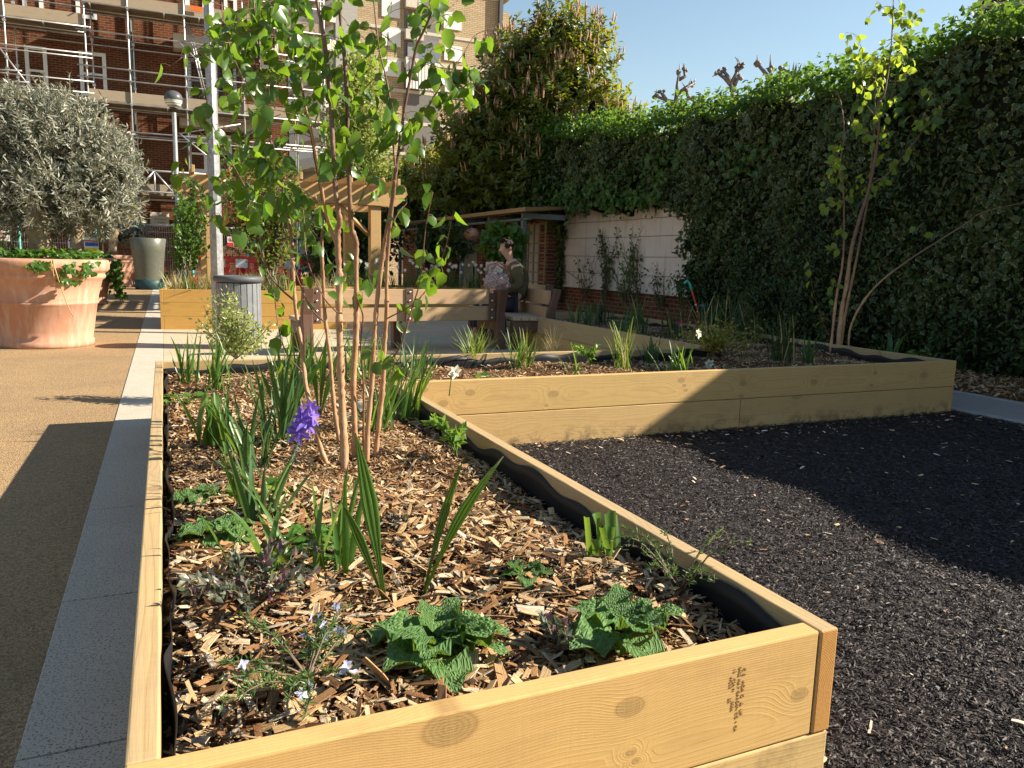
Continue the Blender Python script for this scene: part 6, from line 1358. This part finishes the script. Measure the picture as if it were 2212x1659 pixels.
lob = [(gd(x, y, d + dz), r) for x, y, dz, r in ((125, 335, 0, .56), (40, 340, .1, .55), (200, 355, .1, .48), (90, 270, .2, .5), (165, 280, .2, .42), (20, 420, -.2, .46), (110, 430, -.3, .46), (205, 430, -.1, .42), (248, 375, 0, .30), (60, 400, .4, .5), (160, 400, .4, .5), (265, 445, .1, .22), (-60, 340, 0, .6), (15, 235, .2, .34), (225, 320, .1, .30), (-50, 430, .1, .45), (75, 455, -.1, .36), (160, 455, 0, .34))]
olive('largest olive tree, grey-green and bushy, in the nearest terracotta pot', ox, oy, 1., lob, 1500, [(ox + .05, oy, 1.0), (ox + .02, oy, 1.2), (ox - .02, oy, 1.45), (ox, oy, 1.7), (ox + .05, oy, 1.9)], 22)
olive('olive tree partly hidden behind the largest one', -3.0, 18.6, .98, [((-3.0, 18.6, 2.9), 1.0), ((-2.2, 18.4, 2.6), .65), ((-3.8, 18.6, 2.7), .8)], 260, [(-3.0, 18.6, .95), (-3.0, 18.6, 1.5), (-2.95, 18.6, 2.1)])
olive('small olive tree in the farthest terracotta pot, next to the tall green planter', -2.75, 28.4, .98, [(gd(255, 500, 26.6), .8), (gd(290, 505, 26.6), .6), (gd(225, 480, 27), .9), (gd(260, 470, 27), .8)], 240, [(-2.85, 28.4, .95), (-2.8, 28.4, 1.5), (-2.7, 28.4, 1.9)], lf=(.08, .13))
# ivy and grass in the pots
def potivy(label, c, r, n, trail, lo=.05, hi=.1):
    m = MB(); a = rng.uniform(0, 2 * PI, n); q = r * np.sqrt(rng.uniform(0, 1, n)); P = np.c_[c[0] + np.cos(a) * q, c[1] + np.sin(a) * q, c[2] + rng.uniform(.0, .16, n)]
    m.inst(TL_IVY, P, np.c_[np.cos(a), np.sin(a), rng.normal(-.2, .4, n)], np.c_[rng.normal(0, .5, n), rng.normal(-.3, .5, n), np.ones(n)], rng.uniform(lo, hi, n), smooth=False)
    for (ang, ln, k) in trail:
        b_ = np.array([c[0] + math.cos(ang) * r * 1.15, c[1] + math.sin(ang) * r * 1.15, c[2] + .04]); u = rng.uniform(0, 1, k); B = b_ + np.c_[rng.normal(0, .06, k) + math.cos(ang) * .06, rng.normal(0, .06, k) + math.sin(ang) * .06, -u * ln]; m.inst(TL_IVY, B, np.c_[rng.normal(0, .4, k), rng.normal(0, .4, k), -np.ones(k)], [math.cos(ang), math.sin(ang), .3] + rng.normal(0, .4, (k, 3)), rng.uniform(lo, hi, k), smooth=False)
    return tag(m.build('ivy', M_IVYG), label, 'plant', 'ivy planted under the olive trees')
potivy('ivy spilling over the rim of the largest pot', (ox, oy, 1.02), .64, 900, [(-1.1, .25, 30), (-.8, .15, 25), (-1.5, .1, 25)]); potivy('ivy trailing far down the side of the second pot', (-3.0, 18.6, .97), .64, 420, [(-.15, .85, 150), (-.4, .6, 90), (-.9, .3, 60)], .08, .14)
m = MB().tube([(ox + .2, oy - .70, 1.07), (ox + .22, oy - .775, .98), (ox + .27, oy - .76, .75), (ox + .33, oy - .69, .5), (ox + .37, oy - .66, .4)], .006, 5); m.tube([(ox + .18, oy - .72, 1.06), (ox + .2, oy - .775, .95), (ox + .22, oy - .73, .7)], .005, 5)
tag(m.build('dry_tendrils', plain('dry_vine', (.42, .29, .15), .8)), 'dry ivy tendrils hanging down the front of the largest pot', 'vine')
clump('grass_tussock', 'dark fountain grass at the left of the largest pot', 'plant', (ox - .42, oy - .30, 1.02), 190, .62, .006, M_GRASSK, lean=(.05, .95), curl=(.2, 1.1), rad=.05, dry=.12)
clump('grass_tussock', 'straw coloured grass drooping over the left rim of the largest pot', 'plant', (ox - .5, oy - .55, 1.02), 50, .4, .006, M_GRASSD, lean=(.9, 1.5), curl=(.2, .6), rad=.06, az=-2.2, azs=.7)

# shrubs of the three board planter
def fanshrub(label, name, base, ends, dpt, n, tpl, mat, lo, hi, st=M_TWIG, red=0, spread=.1, r0=.012, grp=None):
    b_ = np.array(base, float); t_ = thing(name, label, 'shrub', b_, group=grp); s = MB(); m = MB()
    for (x, y) in ends:
        e = gd(x, y, dpt + rng.normal(0, .25)); q = np.linspace(0, 1, 12)[:, None]; mid = (b_ + e) / 2 + [0, 0, .15] + rng.normal(0, .1, 3); P = b_ * (1 - q) ** 2 + 2 * mid * q * (1 - q) + e * q * q; s.tube(P, np.linspace(r0, r0 * .25, 12), 5)
        for k in range(4):
            i = rng.integers(4, 11); f = P[i] + np.array([rng.normal(0, spread * 2), rng.normal(0, spread * 2), rng.normal(.1, spread * 1.5)]); s.tube([P[i], f], [.004, .002], 4); u = rng.uniform(.2, 1, n // 4); B = P[i] + (f - P[i]) * u[:, None] + rng.normal(0, spread * .5, (len(u), 3)); m.inst(tpl, B, rand_dirs(len(u), -.5), rand_dirs(len(u), .4), rng.uniform(lo, hi, len(u)), smooth=False)
        u = rng.uniform(.35, 1, n); B = P[(u * 11).astype(int)] + rng.normal(0, spread * .6, (n, 3)); m.inst(tpl, B, rand_dirs(n, -.5), rand_dirs(n, .4), rng.uniform(lo, hi, n), smooth=False)
    s.build('stems', st, t_); m.build('leaves', mat, t_)
M_CHER = leafm('cherry_leaf', (.06, .115, .02), (.11, .16, .035), (.34, .44, .06), .4, red=((.22, .09, .035), .88))
fanshrub('bushy multi-stemmed shrub with reddish young leaves in the three board planter', 'leafy_shrub', (.45, 13.3, .55), [(490, 330), (510, 300), (530, 360), (545, 310), (560, 340), (580, 320), (500, 390), (520, 420), (560, 400), (600, 350), (620, 400), (640, 360), (480, 400), (590, 420), (655, 420), (545, 450), (610, 450)], 14.0, 110, simple_leaf(.24, .15), M_CHER, .07, .13, spread=.16)
fanshrub('narrow leafy shrub growing up beside the lantern post', 'leafy_shrub', (-.95, 13.2, .55), [(392, 400), (400, 430), (410, 460), (418, 380), (425, 430), (405, 500), (415, 530), (430, 470), (398, 470), (440, 400), (385, 440), (425, 520), (445, 430)], 13.9, 90, simple_leaf(.3, .2), M_IVYG, .06, .11, spread=.08)
# pale fine leaved tree beyond the pergola
pt = thing('silver_tree', 'pale green fine leaved young tree rising beyond the pergola', 'tree', (*gd(790, 500, 27)[:2], 0)); s = MB(); m = MB(); b_ = gd(790, 545, 27); b_[2] = 0
s.tube([b_, gd(788, 400, 27), gd(775, 250, 27), gd(762, 130, 27)], [.14, .11, .07, .02], 8)
for k in range(260):
    y = rng.uniform(120, 430); hw = np.interp(y, [110, 180, 260, 350, 430], [12, 45, 75, 85, 80]); e = gd(778 + rng.uniform(-1, 1) * hw, y, 27 + rng.normal(0, .8)); o_ = gd(782, min(y + 70, 470), 27); q = np.linspace(0, 1, 6)[:, None]; P = o_ * (1 - q) + e * q + [0, 0, .15] * np.sin(q * PI); s.tube(P, np.linspace(.022, .005, 6), 4); kk = 62
    B = P[rng.integers(2, 6, kk)] + rng.normal(0, .20, (kk, 3)); m.inst(TO, B, rand_dirs(kk), rand_dirs(kk), rng.uniform(.10, .18, kk), smooth=False)
s.build('trunk', M_TWIG, pt); m.build('crown', leafm('pale_leaf', (.15, .21, .045), (.24, .29, .08), (.5, .58, .12), .4), pt)
P = gd(735, 480, 24); fanshrub('dark evergreen mass behind the pergola posts', 'dark_shrub', (*P[:2], 0.), [(680, 440), (700, 480), (720, 430), (740, 470), (765, 440), (790, 470), (810, 430), (835, 450), (860, 470), (700, 520), (750, 520), (800, 520), (840, 510), (870, 430)], 24., 260, TL_S, M_JAS, .12, .22, spread=.35, r0=.03)
